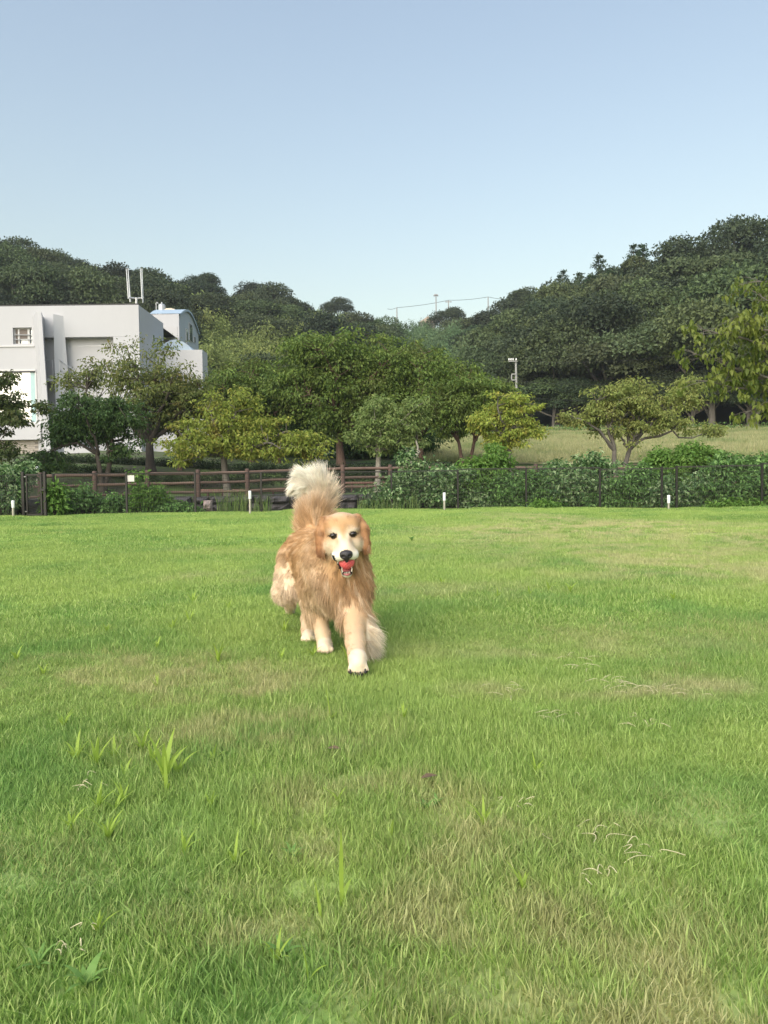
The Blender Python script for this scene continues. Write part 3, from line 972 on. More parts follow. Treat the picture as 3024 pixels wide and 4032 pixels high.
g.add(v, [(i, i + 1, n + 2 + i, n + 1 + i) for i in range(n)])
partb('vault_roof', g, M_BLUE)
def gwin(y0, y1, pt, pb):
    d = (y0 + y1) / 2
    f = partb('window', Geo().box(kx1 + .004, kx1 + .05, y0, y1, bz(pb, d, 750), bz(pt, d, 750)), M_FRAME)
    Geo().box(kx1 + .051, kx1 + .06, y0 + .08, y1 - .08, bz(pb - 2, d, 750), bz(pt + 2, d, 750)).build('pane', M_GLASS, f)
gwin(56.0, 56.5, 1295, 1345); gwin(56.9, 57.9, 1275, 1345); gwin(58.3, 58.8, 1325, 1350)

# on the roofs
M_ALU = mat_plain('galvanised_steel', (.45, .46, .47), .4, (.52, .53, .54), 12, 0, metal=.6)
ad = 46.5
ant = empty('roof_antenna', (P(537, 1200, ad).x, ad, ztop - .15), label='four tall thin antenna rods on a short mast on the white roof', cat='antenna')
def ap(px, py): 
    q = P(px, py, ad); return (q.x - ant.location.x, 0, q.z - ant.location.z)
Geo().tube([(0, 0, -.2), ap(537, 1172)], .07, 8).build('mast', M_ALU, ant)
Geo().tube([ap(508, 1172), ap(537, 1176), ap(566, 1172)], .05, 6).build('crossbar', M_ALU, ant)
for i, (a, b, c, e) in enumerate(((499, 1052, 508, 1186), (503, 1062, 512, 1180), (554, 1053, 558, 1188), (558, 1062, 566, 1182))):
    q0, q1 = ap(a, b), ap(c, e)
    yy = .25 * (-1) ** i
    Geo().tube([(q0[0], yy, q0[2]), ((q0[0] + q1[0]) / 2, yy, (q0[2] + q1[2]) / 2), (q1[0], yy, q1[2])], [.028, .04, .05], 6).build('antenna_rod', M_ALU, ant)
td = 56.5
q = P(638, 1238, td)
tank = empty('water_tank', (q.x, td, zk + .45), label='round steel water tank with a hooked pipe on the vaulted roof', cat='tank')
s = td / F_PX
Geo().tube([(0, 0, 0), (0, 0, 36 * s), (0, 0, 40 * s), (0, 0, 43 * s)], [14 * s, 14 * s, 10 * s, 2 * s], 14).build('drum', M_ALU, tank, smooth=False)
Geo().tube([(-22 * s, 0, 0), (-22 * s, 0, 44 * s), (-20 * s, 0, 48 * s), (-16 * s, 0, 48 * s), (-14 * s, 0, 42 * s)], 1.5 * s, 6).build('pipe', M_ALU, tank)
Geo().tube([(0, 0, 43 * s), (0, 0, 48 * s)], 3 * s, 6).build('vent', M_ALU, tank)
q = P(675, 1235, td)
M_TAN = mat_plain('cream_box', (.66, .55, .42), .6)
cb = empty('cooling_unit', (q.x, td, zk + .45), label='cream coloured box shaped cooling unit beside the roof water tank', cat='cooling unit')
Geo().bbox(-20 * s, 20 * s, -.5, .5, 0, 17 * s, .04).build('casing', M_TAN, cb)
Geo().bbox(-17 * s, 10 * s, -.4, .4, 17.05 * s, 20 * s, .03).build('lid', M_TAN, cb)

# ------------------------------------------------------------------ foliage builders
def leaf_geo(pos, dirs, nrm, length, width, fold=.25):
    """folded leaves: four corners, two triangles along the midrib"""
    n = len(pos)
    d = dirs / (np.linalg.norm(dirs, axis=1, keepdims=True) + 1e-9)
    s = np.cross(d, nrm)
    s /= np.linalg.norm(s, axis=1, keepdims=True) + 1e-9
    u = np.cross(s, d)
    L = np.asarray(length).reshape(-1, 1) * np.ones((n, 1)); W = np.asarray(width).reshape(-1, 1) * np.ones((n, 1))
    m = pos + d * L * .45 + u * W * fold
    v = np.stack([pos, m + s * W * .5, pos + d * L - u * L * .10, m - s * W * .5, pos + d * L * .5], 1)
    v = np.stack([pos, m + s * W * .5, pos + d * L - u * L * .10, m - s * W * .5], 1).reshape(-1, 3)
    b = np.arange(n) * 4
    f = np.concatenate([np.stack([b, b + 1, b + 2], -1), np.stack([b, b + 2, b + 3], -1)])
    return v, f

def unit(r, n):
    v = r.normal(size=(n, 3))
    return v / np.linalg.norm(v, axis=1, keepdims=True)

def crown_points(r, blobs, n, shell=.45):
    """cluster centres spread through ellipsoids (centre, radii), denser towards the outside"""
    w = np.array([b[1][0] * b[1][1] * b[1][2] for b in blobs]) ** .7
    k = r.choice(len(blobs), n, p=w / w.sum())
    u = unit(r, n) * (r.random((n, 1)) ** shell)
    c = np.array([b[0] for b in blobs])[k]; q = np.array([b[1] for b in blobs])[k]
    p = c + u * q
    k = r.random(n) < .30                     # sprigs that stick out of the outline
    p[k] += (u * np.minimum(q, .9) * (.10 + .45 * r.random((n, 1))))[k]
    return p, u

def cluster_leaves(r, cen, rad, per, leaf, droop=.6, flat=.55, up=.5):
    """leaves of each cluster, hanging outwards and down from its middle"""
    n = len(cen)
    k = np.repeat(np.arange(n), per)
    o = r.normal(size=(len(k), 3)) * .5
    o *= np.minimum(1, 1.15 / (np.linalg.norm(o, axis=1, keepdims=True) + 1e-6))
    R = np.asarray(rad)[k][:, None]
    p = cen[k] + o * R * np.array([1, 1, flat])
    d = o * np.array([1, 1, .4]) + r.normal(size=o.shape) * .45 + np.array([0, 0, -droop])
    nr = r.normal(size=o.shape) * .5 + np.array([0, 0, up + .3]) + o * .6
    L = leaf * (.6 + .7 * r.random(len(k)))
    return leaf_geo(p, d, nr, L, L * (.42 + .16 * r.random(len(k))))

def bez(a, b, c, n):
    t = np.linspace(0, 1, n)[:, None]
    return (1 - t) ** 2 * a + 2 * t * (1 - t) * b + t ** 2 * c

def limb_system(r, root, fork, cen, trunk_r, nlimb=6, twigs=True, sides=8, crook=.25, stems=None):
    """trunk, limbs to far clusters, twigs from limbs to every cluster"""
    tk, br = Geo(), Geo()
    root, fork = np.array(root, float), np.array(fork, float)
    starts = [(root, fork, trunk_r)] if not stems else [(root, np.array(s, float), trunk_r * .75) for s in stems]
    paths, radii = [], []
    for (a, b, tr) in starts:
        mid = (a + b) / 2 + r.normal(size=3) * np.array([1, 1, .2]) * crook * .35 * np.linalg.norm(b - a)
        q = bez(a, mid, b, 7)
        rr = np.linspace(tr, tr * .72, 7); rr[0] *= 1.45; rr[1] *= 1.08
        q[0][2] -= .15
        tk.tube(q, rr, sides + 3)
    # limb tips: farthest-point choice
    tips = [cen[np.argmax(np.linalg.norm(cen - fork, axis=1))]]
    while len(tips) < nlimb:
        dd = np.min([np.linalg.norm(cen - t, axis=1) for t in tips], axis=0)
        tips.append(cen[np.argmax(dd)])
    for i, t in enumerate(tips):
        s = starts[np.argmin([np.linalg.norm((b - t)[:2]) for _, b, _ in starts])]
        f = s[1]
        m = f + (t - f) * .45 + np.array([0, 0, .18 * np.linalg.norm(t - f)]) + r.normal(size=3) * crook * np.linalg.norm(t - f) * .3
        q = bez(f - (f - s[0]) * .04, m, t, 9)
        q[1:-1] += r.normal(size=(7, 3)) * .03 * np.linalg.norm(t - f)
        rr = np.linspace(s[2] * .62, .014, 9)
        br.tube(q, rr, sides - 2)
        paths.append(q); radii.append(rr)
    if twigs:
        allp = np.concatenate(paths); allr = np.concatenate(radii)
        for c in cen:
            d = np.linalg.norm(allp - c, axis=1) + np.where(allp[:, 2] > c[2] + .3, 1.0, 0)
            k = np.argmin(d)
            if d[k] < .08: continue
            m = (allp[k] + c) / 2 + np.array([0, 0, .1 * d[k]]) + r.normal(size=3) * .12 * d[k]
            br.tube(bez(allp[k], m, c, 5), np.linspace(min(allr[k] * .7, .03), .006, 5), 4, cap=False)
    return tk, br

def mat_bark(name, c1, c2):
    m, nt, N, L, b = new_mat(name)
    geo = N.new('ShaderNodeTexCoord')
    mp = N.new('ShaderNodeMapping'); mp.inputs['Scale'].default_value = (9, 9, 3.5)
    nz = N.new('ShaderNodeTexNoise'); nz.inputs['Scale'].default_value = 1.5; nz.inputs['Detail'].default_value = 8; nz.inputs['Roughness'].default_value = .7
    L.new(geo.outputs['Object'], mp.inputs['Vector']); L.new(mp.outputs['Vector'], nz.inputs['Vector'])
    r = ramp_node(N, [(.3, c1), (.7, c2)])
    L.new(nz.outputs['Fac'], r.inputs['Fac']); L.new(r.outputs['Color'], b.inputs['Base Color'])
    bp = N.new('ShaderNodeBump'); bp.inputs['Strength'].default_value = .7; bp.inputs['Distance'].default_value = .02
    L.new(nz.outputs['Fac'], bp.inputs['Height']); L.new(bp.outputs['Normal'], b.inputs['Normal'])
    b.inputs['Roughness'].default_value = .9
    return m
BK_GREY = mat_bark('grey_bark', (.085, .075, .062), (.17, .155, .135))
BK_RED = mat_bark('reddish_bark', (.075, .045, .032), (.15, .095, .07))
BK_DARK = mat_bark('dark_bark', (.045, .036, .028), (.095, .078, .062))
BK_PALE = mat_bark('pale_bark', (.20, .18, .15), (.36, .33, .28))

def tree(name, label, group, px, py, d, fork_px, fork_py, blobs, n, per, leaf, lm, bark, tr, seed, rad=(.35, .6), nlimb=7, droop=.6, flat=.5, stems=None, cat='tree', shell=.5, fork_dy=0.0, crook=.25):
    """blobs: (px, py, half width px, half height px, depth offset, half depth)"""
    r = np.random.default_rng(seed)
    root = P(px, py, d)
    z0 = float(gz(root.x, d))
    root = np.array([root.x, d, min(root.z, z0 + .1) - .02])
    s = d / F_PX
    fk = np.array(P(fork_px, fork_py, d + fork_dy))
    bl = []
    for (bx_, by_, hw, hh, dy, hd) in blobs:
        bl.append((np.array(P(bx_, by_, d + dy)), np.array([hw * s, hd, hh * s])))
    cen, u = crown_points(r, bl, n, shell)
    rads = rad[0] * .75 + (rad[1] * 1.1 - rad[0] * .75) * r.random(n)
    o = empty(name, tuple(root), label=label, cat=cat, group=group)
    tk, br = limb_system(r, root - root, fk - root, cen - root, tr, nlimb, stems=None if not stems else [np.array(P(a, b, d + e)) - root for a, b, e in stems], crook=crook)
    tk.build('trunk', bark, o, smooth=True)
    br.build('branches', bark, o, smooth=True)
    v, f = cluster_leaves(r, cen - root, rads, per, leaf * 1.2, droop, flat)
    c = link('crown', np_mesh('crown', v, [f], [lm]), o)
    tag(c, kind='stuff')
    return o

G_DARK = mat_leaf('leaves_dark', [(0.044, 0.094, 0.024), (0.061, 0.121, 0.031), (0.088, 0.154, 0.037), (0.055, 0.099, 0.026)], .25)
G_DARKO = mat_leaf('leaves_dark_turning', [(.060, .095, .026), (.090, .125, .034), (.115, .140, .042), (.048, .085, .022)], .3, patch=(.15, .09, .035), patch_scale=1.3, patch_at=(.55, .72))
G_OLIVE = mat_leaf('leaves_olive', [(0.126, 0.168, 0.043), (0.174, 0.210, 0.055), (0.222, 0.240, 0.072), (0.102, 0.144, 0.036)], .32, patch=(.19, .105, .04), patch_scale=1.2, patch_at=(.56, .72))
G_MID = mat_leaf('leaves_mid', [(0.101, 0.169, 0.033), (0.149, 0.221, 0.043), (0.196, 0.267, 0.053), (0.084, 0.143, 0.030)], .3, patch=(.11, .12, .03), patch_scale=.8, patch_at=(.48, .66))
G_YEL = mat_leaf('leaves_yellow_green', [(0.218, 0.282, 0.046), (0.276, 0.333, 0.057), (0.190, 0.259, 0.044), (0.328, 0.345, 0.068)], .38, patch=(.26, .17, .04), patch_scale=1.5, patch_at=(.55, .70))
G_LIGHT = mat_leaf('leaves_light_green', [(0.168, 0.246, 0.072), (0.216, 0.288, 0.086), (0.144, 0.216, 0.060), (0.246, 0.300, 0.102)], .35)
G_GOLD = mat_leaf('leaves_golden', [(0.276, 0.358, 0.060), (0.348, 0.405, 0.072), (0.222, 0.317, 0.054), (0.384, 0.392, 0.078)], .38, patch=(.36, .25, .06), patch_scale=1.4, patch_at=(.54, .68))
G_SOLO = mat_leaf('leaves_grey_green', [(0.231, 0.286, 0.074), (0.288, 0.332, 0.091), (0.188, 0.247, 0.062), (0.319, 0.338, 0.102)], .35, patch=(.17, .14, .045), patch_scale=1.1, patch_at=(.5, .7))
G_NEAR = mat_leaf('leaves_near', [(0.123, 0.172, 0.033), (0.160, 0.205, 0.041), (0.193, 0.226, 0.048), (0.102, 0.148, 0.030)], .38)

TG = 'trees standing behind the rail fence'
# left edge, dark, spreading
tree('tree', 'dark green tree cut by the left edge in front of the big window', TG, -110, 1850, 27.5, -60, 1760,
     [(20, 1500, 75, 30, 0, .7), (50, 1585, 100, 42, .2, .8), (40, 1640, 110, 35, -.2, .8), (20, 1765, 70, 38, 0, .6), (-120, 1600, 120, 140, 0, 1.2)], 95, 85, .13, G_DARKO, BK_DARK, .13, 101, (.26, .42), 7)
# dark tree with forked trunk before the building
tree('tree', 'dark green tree with a crooked forked trunk in front of the building', TG, 402, 1862, 30.5, 392, 1775,
     [(330, 1620, 125, 70, 0, 1.3), (460, 1630, 125, 65, .2, 1.3), (250, 1700, 90, 60, -.3, .8), (210, 1800, 75, 45, -.6, .7), (390, 1700, 120, 55, .5, 1.1), (480, 1770, 55, 35, 0, .6)], 175, 95, .12, G_DARK, BK_DARK, .15, 102, (.30, .50), 9,
     stems=[(380, 1780, -.2), (440, 1760, .1)], crook=.5)
tree('tree', 'olive tree with a thick dark trunk and open browning top beside the building', TG, 594, 1850, 33.5, 588, 1740,
     [(360, 1490, 170, 70, .8, 1.3), (490, 1440, 90, 110, 0, 1.0), (600, 1500, 160, 110, 0, 1.6), (700, 1560, 110, 120, .3, 1.4), (560, 1600, 150, 90, .2, 1.5), (640, 1380, 40, 40, 0, .6)], 200, 44, .13, G_OLIVE, BK_DARK, .21, 103, (.32, .55), 10, flat=.6)
tree('tree', 'slender reddish stemmed tree between the thick dark trunk and the yellow green tree', TG, 708, 1848, 34.5, 702, 1720,
     [(740, 1560, 120, 110, 0, 1.3), (690, 1640, 100, 70, 0, 1.0)], 95, 90, .13, G_OLIVE, BK_RED, .10, 104, (.32, .55), 6)
# low yellow-green tree
tree('tree', 'low wide yellow green tree close behind the rail fence left of the dog', TG, 898, 1868, 29.3, 880, 1790,
     [(760, 1715, 130, 70, 0, 1.1), (900, 1660, 150, 90, .2, 1.2), (960, 1580, 60, 60, 0, .7), (1030, 1690, 110, 70, 0, 1.0), (1180, 1745, 125, 48, -.3, .8), (1240, 1800, 60, 30, -.4, .5), (870, 1750, 150, 60, -.5, .9), (740, 1790, 85, 40, -.3, .8), (1010, 1790, 120, 38, -.3, .8)], 215, 62, .125, G_YEL, BK_GREY, .15, 105, (.26, .44), 9)
# tall green mass in the middle
tree('tree', 'tall spreading dark olive tree in the centre with a straight brown trunk', TG, 1345, 1832, 36.5, 1340, 1690,
     [(1250, 1420, 170, 95, 0, 2.0), (1420, 1400, 190, 90, .4, 2.2), (1560, 1440, 170, 90, 0, 2.0), (1350, 1540, 250, 90, -.4, 2.0), (1180, 1530, 150, 90, .3, 1.8), (1500, 1560, 170, 90, -.3, 1.8), (1370, 1660, 160, 70, -.4, 1.4), (1200, 1360, 70, 50, 0, .9)], 330, 92, .15, G_MID, BK_RED, .21, 106, (.42, .75), 12, flat=.45)
tree('tree', 'green tree with dense crown behind the low yellow green tree', TG, 990, 1834, 38.5, 985, 1690,
     [(900, 1530, 120, 70, 0, 1.6), (1030, 1490, 130, 80, 0, 1.8), (960, 1580, 190, 80, 0, 1.9), (820, 1570, 100, 70, .3, 1.4), (1080, 1560, 110, 90, 0, 1.5)], 190, 88, .15, G_MID, BK_RED, .15, 107, (.42, .7), 9, flat=.5)
tree('tree', 'shaded tree with thin brown trunk between the yellow green tree and the tall central tree', TG, 1095, 1836, 38.0, 1098, 1700,
     [(1110, 1640, 130, 80, .3, 1.4), (1130, 1540, 110, 80, 0, 1.4)], 100, 90, .15, G_DARK, BK_RED, .12, 108, (.42, .7), 6)
tree('tree', 'green tree with curved trunk right of the tall central tree', TG, 1656, 1825, 35.5, 1650, 1720,
     [(1640, 1470, 150, 95, 0, 1.8), (1760, 1510, 130, 80, 0, 1.5), (1690, 1590, 170, 75, -.2, 1.6), (1590, 1640, 110, 60, 0, 1.2)], 185, 88, .14, G_MID, BK_RED, .14, 109, (.4, .66), 9, flat=.48)
tree('tree', 'small pale green tree with a light grey trunk right of the dog', TG, 1484, 1838, 30.2, 1490, 1775,
     [(1480, 1600, 60, 60, 0, .7), (1520, 1680, 110, 60, 0, .9), (1600, 1640, 90, 60, 0, .8), (1450, 1710, 85, 60, -.2, .8), (1640, 1600, 50, 45, 0, .6), (1560, 1740, 110, 40, 0, .8)], 120, 75, .12, G_LIGHT, BK_PALE, .125, 110, (.25, .42), 8)
tree('tree', 'olive tree with two diverging reddish trunks beside the pale meadow', TG, 1822, 1826, 33.5, 1815, 1720,
     [(1790, 1570, 120, 75, 0, 1.3), (1900, 1540, 110, 70, 0, 1.3), (1960, 1600, 80, 70, 0, 1.0), (1830, 1650, 150, 55, 0, 1.2), (1740, 1640, 80, 60, .2, 1.0)], 165, 85, .135, G_MID, BK_RED, .125, 111, (.35, .58), 8,
     stems=[(1805, 1735, 0), (1868, 1735, .2)], crook=.3)
tree('tree', 'golden yellow young tree in front of the utility pole', TG, 2004, 1845, 29.8, 2002, 1740,
     [(2000, 1590, 85, 45, 0, .7), (1980, 1640, 125, 50, 0, .8), (1920, 1670, 70, 30, 0, .5), (2090, 1690, 80, 35, 0, .6), (2010, 1725, 120, 40, 0, .7), (1880, 1655, 35, 18, 0, .3)], 105, 75, .12, G_GOLD, BK_GREY, .115, 112, (.22, .38), 8)
tree('tree', 'solitary spreading grey green tree with a forked trunk on the right before the meadow', TG, 2432, 1850, 29.6, 2430, 1775,
     [(2470, 1530, 110, 55, 0, .9), (2400, 1590, 110, 60, 0, .9), (2520, 1600, 130, 60, 0, .9), (2690, 1540, 75, 60, .2, .7), (2340, 1640, 80, 60, 0, .8), (2250, 1650, 65, 30, -.2, .4), (2640, 1660, 110, 60, 0, .9), (2800, 1690, 60, 35, 0, .4), (2480, 1680, 140, 50, 0, .9), (2720, 1590, 60, 50, 0, .5)], 180, 66, .115, G_SOLO, BK_GREY, .15, 113, (.22, .40), 11,
     stems=[(2420, 1770, -.1), (2480, 1765, .15)], crook=.2, shell=.6)
# shaded understory behind the row
for k, (px, py, hw, hh, d) in enumerate(((930, 1690, 130, 70, 43), (1190, 1680, 140, 80, 43.5), (1450, 1690, 130, 80, 42.5), (1610, 1720, 110, 70, 42))):
    tree('understory_tree', ['dark shaded tree behind the low yellow green tree', 'dark shaded tree behind the trunks left of the tall central tree', 'dark shaded tree behind the small pale green tree', 'dark shaded tree at the left end of the pale meadow'][k], 'dark shaded trees behind the row', px, 1825, d, px, 1760,
         [(px, py, hw, hh, 0, 1.5), (px - 30, py + 70, hw, hh * .6, 0, 1.2)], 85, 80, .19, G_DARK, BK_DARK, .12, 120 + k, (.5, .85), 5, flat=.7)

# the near tree that reaches in from the right: leaves one by one
r = np.random.default_rng(131)
d = 12.5
root = np.array([P(3420, 2016, d).x, d, float(lawn_z(7, d))])
nt_ = empty('near_tree', tuple(root), label='near green tree with large drooping leaves reaching in at the right edge', cat='tree', group='trees standing on the lawn')
def rel(px, py, dy=0.0): return np.array(P(px, py, d + dy)) - root
tk, br = Geo(), Geo()
hub = rel(3330, 1650)
tk.tube(bez(np.array([0, 0, -.15]), np.array([.15, .05, .9]), hub, 9), np.linspace(.13, .085, 9), 12)
tk.build('trunk', BK_GREY, nt_, smooth=True)
twig_ends = []
limbs = [[(3330, 1650), (3120, 1500), (2960, 1480), (2830, 1420), (2740, 1395)], [(3330, 1640), (3150, 1420), (2980, 1350), (2860, 1320), (2770, 1300)],
         [(3330, 1630), (3180, 1330), (3060, 1210), (2960, 1145)], [(3330, 1650), (3160, 1560), (3010, 1540), (2900, 1530), (2790, 1500)],
         [(3330, 1650), (3180, 1610), (3060, 1620), (2980, 1610)], [(3330, 1620), (3220, 1280), (3120, 1140), (3000, 1110)], [(3330, 1640), (3140, 1470), (3000, 1400), (2920, 1280)],
         [(3330, 1640), (3200, 1400), (3060, 1300), (2950, 1290), (2920, 1270)], [(3330, 1650), (3150, 1540), (2960, 1460), (2850, 1480)]]
for li, path_ in enumerate(limbs):
    q = np.array([rel(a, b, .25 * math.sin(li * 2.1 + i)) for i, (a, b) in enumerate(path_)])
    t = np.linspace(0, len(q) - 1, 14)
    qq = np.stack([np.interp(t, np.arange(len(q)), q[:, k]) for k in range(3)], -1)
    qq[1:-1] += r.normal(size=(12, 3)) * .015
    br.tube(qq, np.linspace(.035, .006, 14), 6)
    for i in range(4, 14):
        for _ in range(4):
            e = qq[i] + np.array([-.10, 0, .04]) * r.random() + r.normal(size=3) * np.array([.20, .22, .11])
            br.tube(bez(qq[i], (qq[i] + e) / 2 + np.array([0, 0, .04]), e, 4), [.006, .005, .004, .003], 4, cap=False)
            twig_ends.append(e)
br.build('branches', BK_GREY, nt_, smooth=True)
lv, lf = [], []
def big_leaf(seed, L=.125):
    r_ = np.random.default_rng(seed)
    t = np.array([0, .18, .42, .68, .88, 1.0]); w = np.array([.02, .62, 1.0, .74, .30, .0]) * L * .23
    cv = -.30 * L * t ** 2 * (.5 + r_.random()); tw = (r_.random() - .5) * .25
    v = []
    for a, b, c in zip(t, w, cv):
        v += [(-b, a * L, c + b * .35 + tw * b), (0, a * L, c), (b, a * L, c + b * .35 - tw * b)]
    f = []
    for i in range(5):
        o = i * 3
        f += [(o, o + 1, o + 4, o + 3), (o + 1, o + 2, o + 5, o + 4)]
    return np.array(v), np.array(f)
leaf_meshes = []
for s in range(5):
    v, f = big_leaf(s)
    leaf_meshes.append((v, f, np_mesh('leaf', v, [f], [G_NEAR], True)))
rot_list = []
for e in twig_ends:
    for _ in range(int(r.integers(7, 12))):
        p_ = e + r.normal(size=3) * .035
        yaw = r.random() * 6.283
        pitch = -.35 - .9 * r.random()
        M = Matrix.Translation(p_) @ Euler((pitch, (r.random() - .5) * 1.0, yaw), 'ZYX').to_matrix().to_4x4() if False else Matrix.Translation(Vector(p_)) @ Matrix.Rotation(yaw, 4, 'Z') @ Matrix.Rotation(pitch, 4, 'X') @ Matrix.Rotation((r.random() - .5) * 1.1, 4, 'Y') @ Matrix.Scale(.5 + .55 * r.random(), 4)
        rot_list.append((p_, M))
def seen(p_):
    w = Vector(p_) + Vector(root) - Vector((0, 0, CAM_H))
    c = CAM_R.transposed() @ w
    return abs(c.x / -c.z) < 1512 / F_PX, -c.z
order = sorted(range(len(rot_list)), key=lambda i: (not seen(rot_list[i][0])[0], seen(rot_list[i][0])[1]))
rest = Geo()
for j, i in enumerate(order):
    v, f, me = leaf_meshes[i % 5]
    M = rot_list[i][1]
    if j < 300:
        o = link('leaf', me, nt_)
        o.matrix_local = M
    else:
        A = np.array(M)
        rest.add(v @ A[:3, :3].T + A[:3, 3], f)
tag(rest.build('foliage', G_NEAR, nt_, smooth=True), kind='stuff')
# pruned limbs leaning out of the bushes beside the pale trunk
lo = empty('pruned_limb', tuple(P(1610, 1850, 29.6)), label='pale pruned limb leaning out of the bushes right of the light grey trunk', cat='cut branch')
q0 = np.array(P(1610, 1850, 29.6))
g = Geo().tube(np.array([P(1602, 1868, 29.6), P(1625, 1815, 29.6), P(1652, 1775, 29.6)]) - q0, [.09, .075, .06], 9)
g.tube(np.array([P(1640, 1790, 29.6), P(1646, 1762, 29.6), P(1638, 1735, 29.6)]) - q0, [.05, .04, .03], 8)
g.build('limb', BK_PALE, lo, smooth=True)
Geo().tube(np.array([P(1603, 1855, 29.7), P(1604, 1800, 29.7), P(1602, 1755, 29.7)]) - q0, [.06, .05, .045], 8).build('stub', BK_PALE, lo, smooth=True)

# ------------------------------------------------------------------ hedges, vines and weeds along the fences
def bush(name, label, cat, group, blobs, n, per, leaf, lm, seed, d, rad=(.16, .3), droop=.5, flat=.7, up=.5, stem=True):
    r = np.random.default_rng(seed)
    s = d / F_PX
    bl = [(np.array(P(a, b, d + dy)), np.array([hw * s, hd, hh * s])) for (a, b, hw, hh, dy, hd) in blobs]
    cen, u = crown_points(r, bl, n, .5)
    base = np.array([np.mean([b[0][0] for b in bl]), d, float(gz(np.mean([b[0][0] for b in bl]), d))])
    cen[:, 2] = np.maximum(cen[:, 2], gz(cen[:, 0], cen[:, 1]) + .08)
    o = empty(name, tuple(base), label=label, cat=cat, group=group)
    g = Geo()
    for c in cen[:: max(1, n // 26)]:
        a = np.array([base[0] + (c[0] - base[0]) * .7, c[1], float(gz(c[0], c[1])) - .03]) - base
        g.tube(bez(a, (a + c - base) / 2 + r.normal(size=3) * .06, c - base, 5), [.011, .010, .008, .006, .004], 4, cap=False)
    g.build('stems', BK_DARK, o)
    v, f = cluster_leaves(r, cen - base, rad[0] + (rad[1] - rad[0]) * r.random(n), per, leaf, droop, flat, up)
    tag(link('foliage', np_mesh('foliage', v, [f], [lm]), o), kind='stuff')
    return o
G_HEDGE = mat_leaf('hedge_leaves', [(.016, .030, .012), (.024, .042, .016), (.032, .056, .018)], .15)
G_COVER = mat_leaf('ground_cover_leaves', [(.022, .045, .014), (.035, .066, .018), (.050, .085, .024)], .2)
G_VINE = mat_leaf('vine_leaves', [(0.084, 0.182, 0.043), (0.147, 0.290, 0.070), (0.245, 0.405, 0.121), (0.063, 0.135, 0.035)], .3, spec=.45)
G_VINED = mat_leaf('dark_vine_leaves', [(0.050, 0.115, 0.035), (0.092, 0.189, 0.054), (0.161, 0.277, 0.086), (0.308, 0.405, 0.203)], .25, spec=.5)
G_VINEL = mat_leaf('bright_vine_leaves', [(0.115, 0.230, 0.040), (0.161, 0.287, 0.052), (0.086, 0.184, 0.034), (0.196, 0.322, 0.069)], .38)
G_REED = mat_leaf('reed_leaves', [(.10, .17, .045), (.14, .21, .060), (.20, .24, .085), (.07, .13, .035)], .3)
HG = 'clipped hedges at the foot of the bank'
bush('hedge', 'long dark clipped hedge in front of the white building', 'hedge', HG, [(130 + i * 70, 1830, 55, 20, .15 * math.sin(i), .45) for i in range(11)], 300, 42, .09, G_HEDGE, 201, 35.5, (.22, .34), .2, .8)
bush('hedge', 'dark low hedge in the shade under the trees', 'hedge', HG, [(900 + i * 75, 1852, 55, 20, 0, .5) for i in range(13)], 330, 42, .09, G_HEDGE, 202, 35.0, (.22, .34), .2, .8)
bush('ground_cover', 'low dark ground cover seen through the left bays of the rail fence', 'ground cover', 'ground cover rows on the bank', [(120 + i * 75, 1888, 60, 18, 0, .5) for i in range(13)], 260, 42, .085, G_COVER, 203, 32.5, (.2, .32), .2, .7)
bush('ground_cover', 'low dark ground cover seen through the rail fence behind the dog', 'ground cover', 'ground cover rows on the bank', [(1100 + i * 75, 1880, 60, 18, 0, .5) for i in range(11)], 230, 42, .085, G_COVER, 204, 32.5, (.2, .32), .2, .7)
bush('shrub_row', 'low green shrub row at the far left edge of the pale meadow', 'shrub', 'shrubs along the foot of the woods', [(1700 + i * 90, 1748 - i * 1.0, 60, 14, 0, 1.0) for i in range(8)], 150, 36, .2, G_VINE, 205, 68, (.5, .9), .2, .7)
bush('shrub_row', 'low green shrub row at the foot of the dark woods on the right', 'shrub', 'shrubs along the foot of the woods', [(2420 + i * 95, 1738, 60, 14, 0, 1.0) for i in range(8)], 150, 36, .2, G_VINE, 206, 68, (.5, .9), .2, .7)
VG = 'leafy vines and bushes along the wire mesh fence'
def vine(label, blobs, n, per, lm, seed, d, leaf=.10, **k):
    return bush('vine_bush', label, 'bush', VG, blobs, int(n * .95), int(per * .78), leaf * 1.25, lm, seed, d, **k)
vine('leafy bush left of the metal gate reaching above the fence', [(10, 1930, 75, 85, 0, .5), (60, 1880, 60, 40, .3, .4), (95, 1850, 40, 25, .6, .3)], 110, 62, G_VINED, 301, 21.7)
vine('climbing vine with lobed leaves just right of the metal gate', [(222, 1920, 35, 45, 0, .15), (218, 1980, 26, 40, 0, .15)], 24, 40, G_VINEL, 302, 21.55, .13)
vine('rounded leafy plant between the gate and the notice board', [(290, 1975, 60, 35, .1, .35), (330, 1955, 45, 40, .2, .3), (250, 2000, 45, 18, 0, .3)], 60, 60, G_VINE, 303, 22.4, .11)
vine('small leafy plant directly below the notice board', [(450, 1980, 40, 30, .1, .25), (420, 2000, 55, 15, 0, .25)], 34, 55, G_VINE, 304, 22.7, .10)
vine('bright green leafy plant right of the notice board', [(570, 1970, 55, 40, .1, .3), (620, 1965, 40, 35, .2, .3), (545, 1900, 14, 45, .1, .12)], 66, 58, G_VINEL, 305, 22.9, .11)
vine('low creeping plant trailing right along the fence foot before the pinkish stone', [(650, 2000, 80, 14, -.1, .25), (720, 2003, 50, 10, -.1, .2)], 40, 50, G_VINE, 306, 23.0, .10)
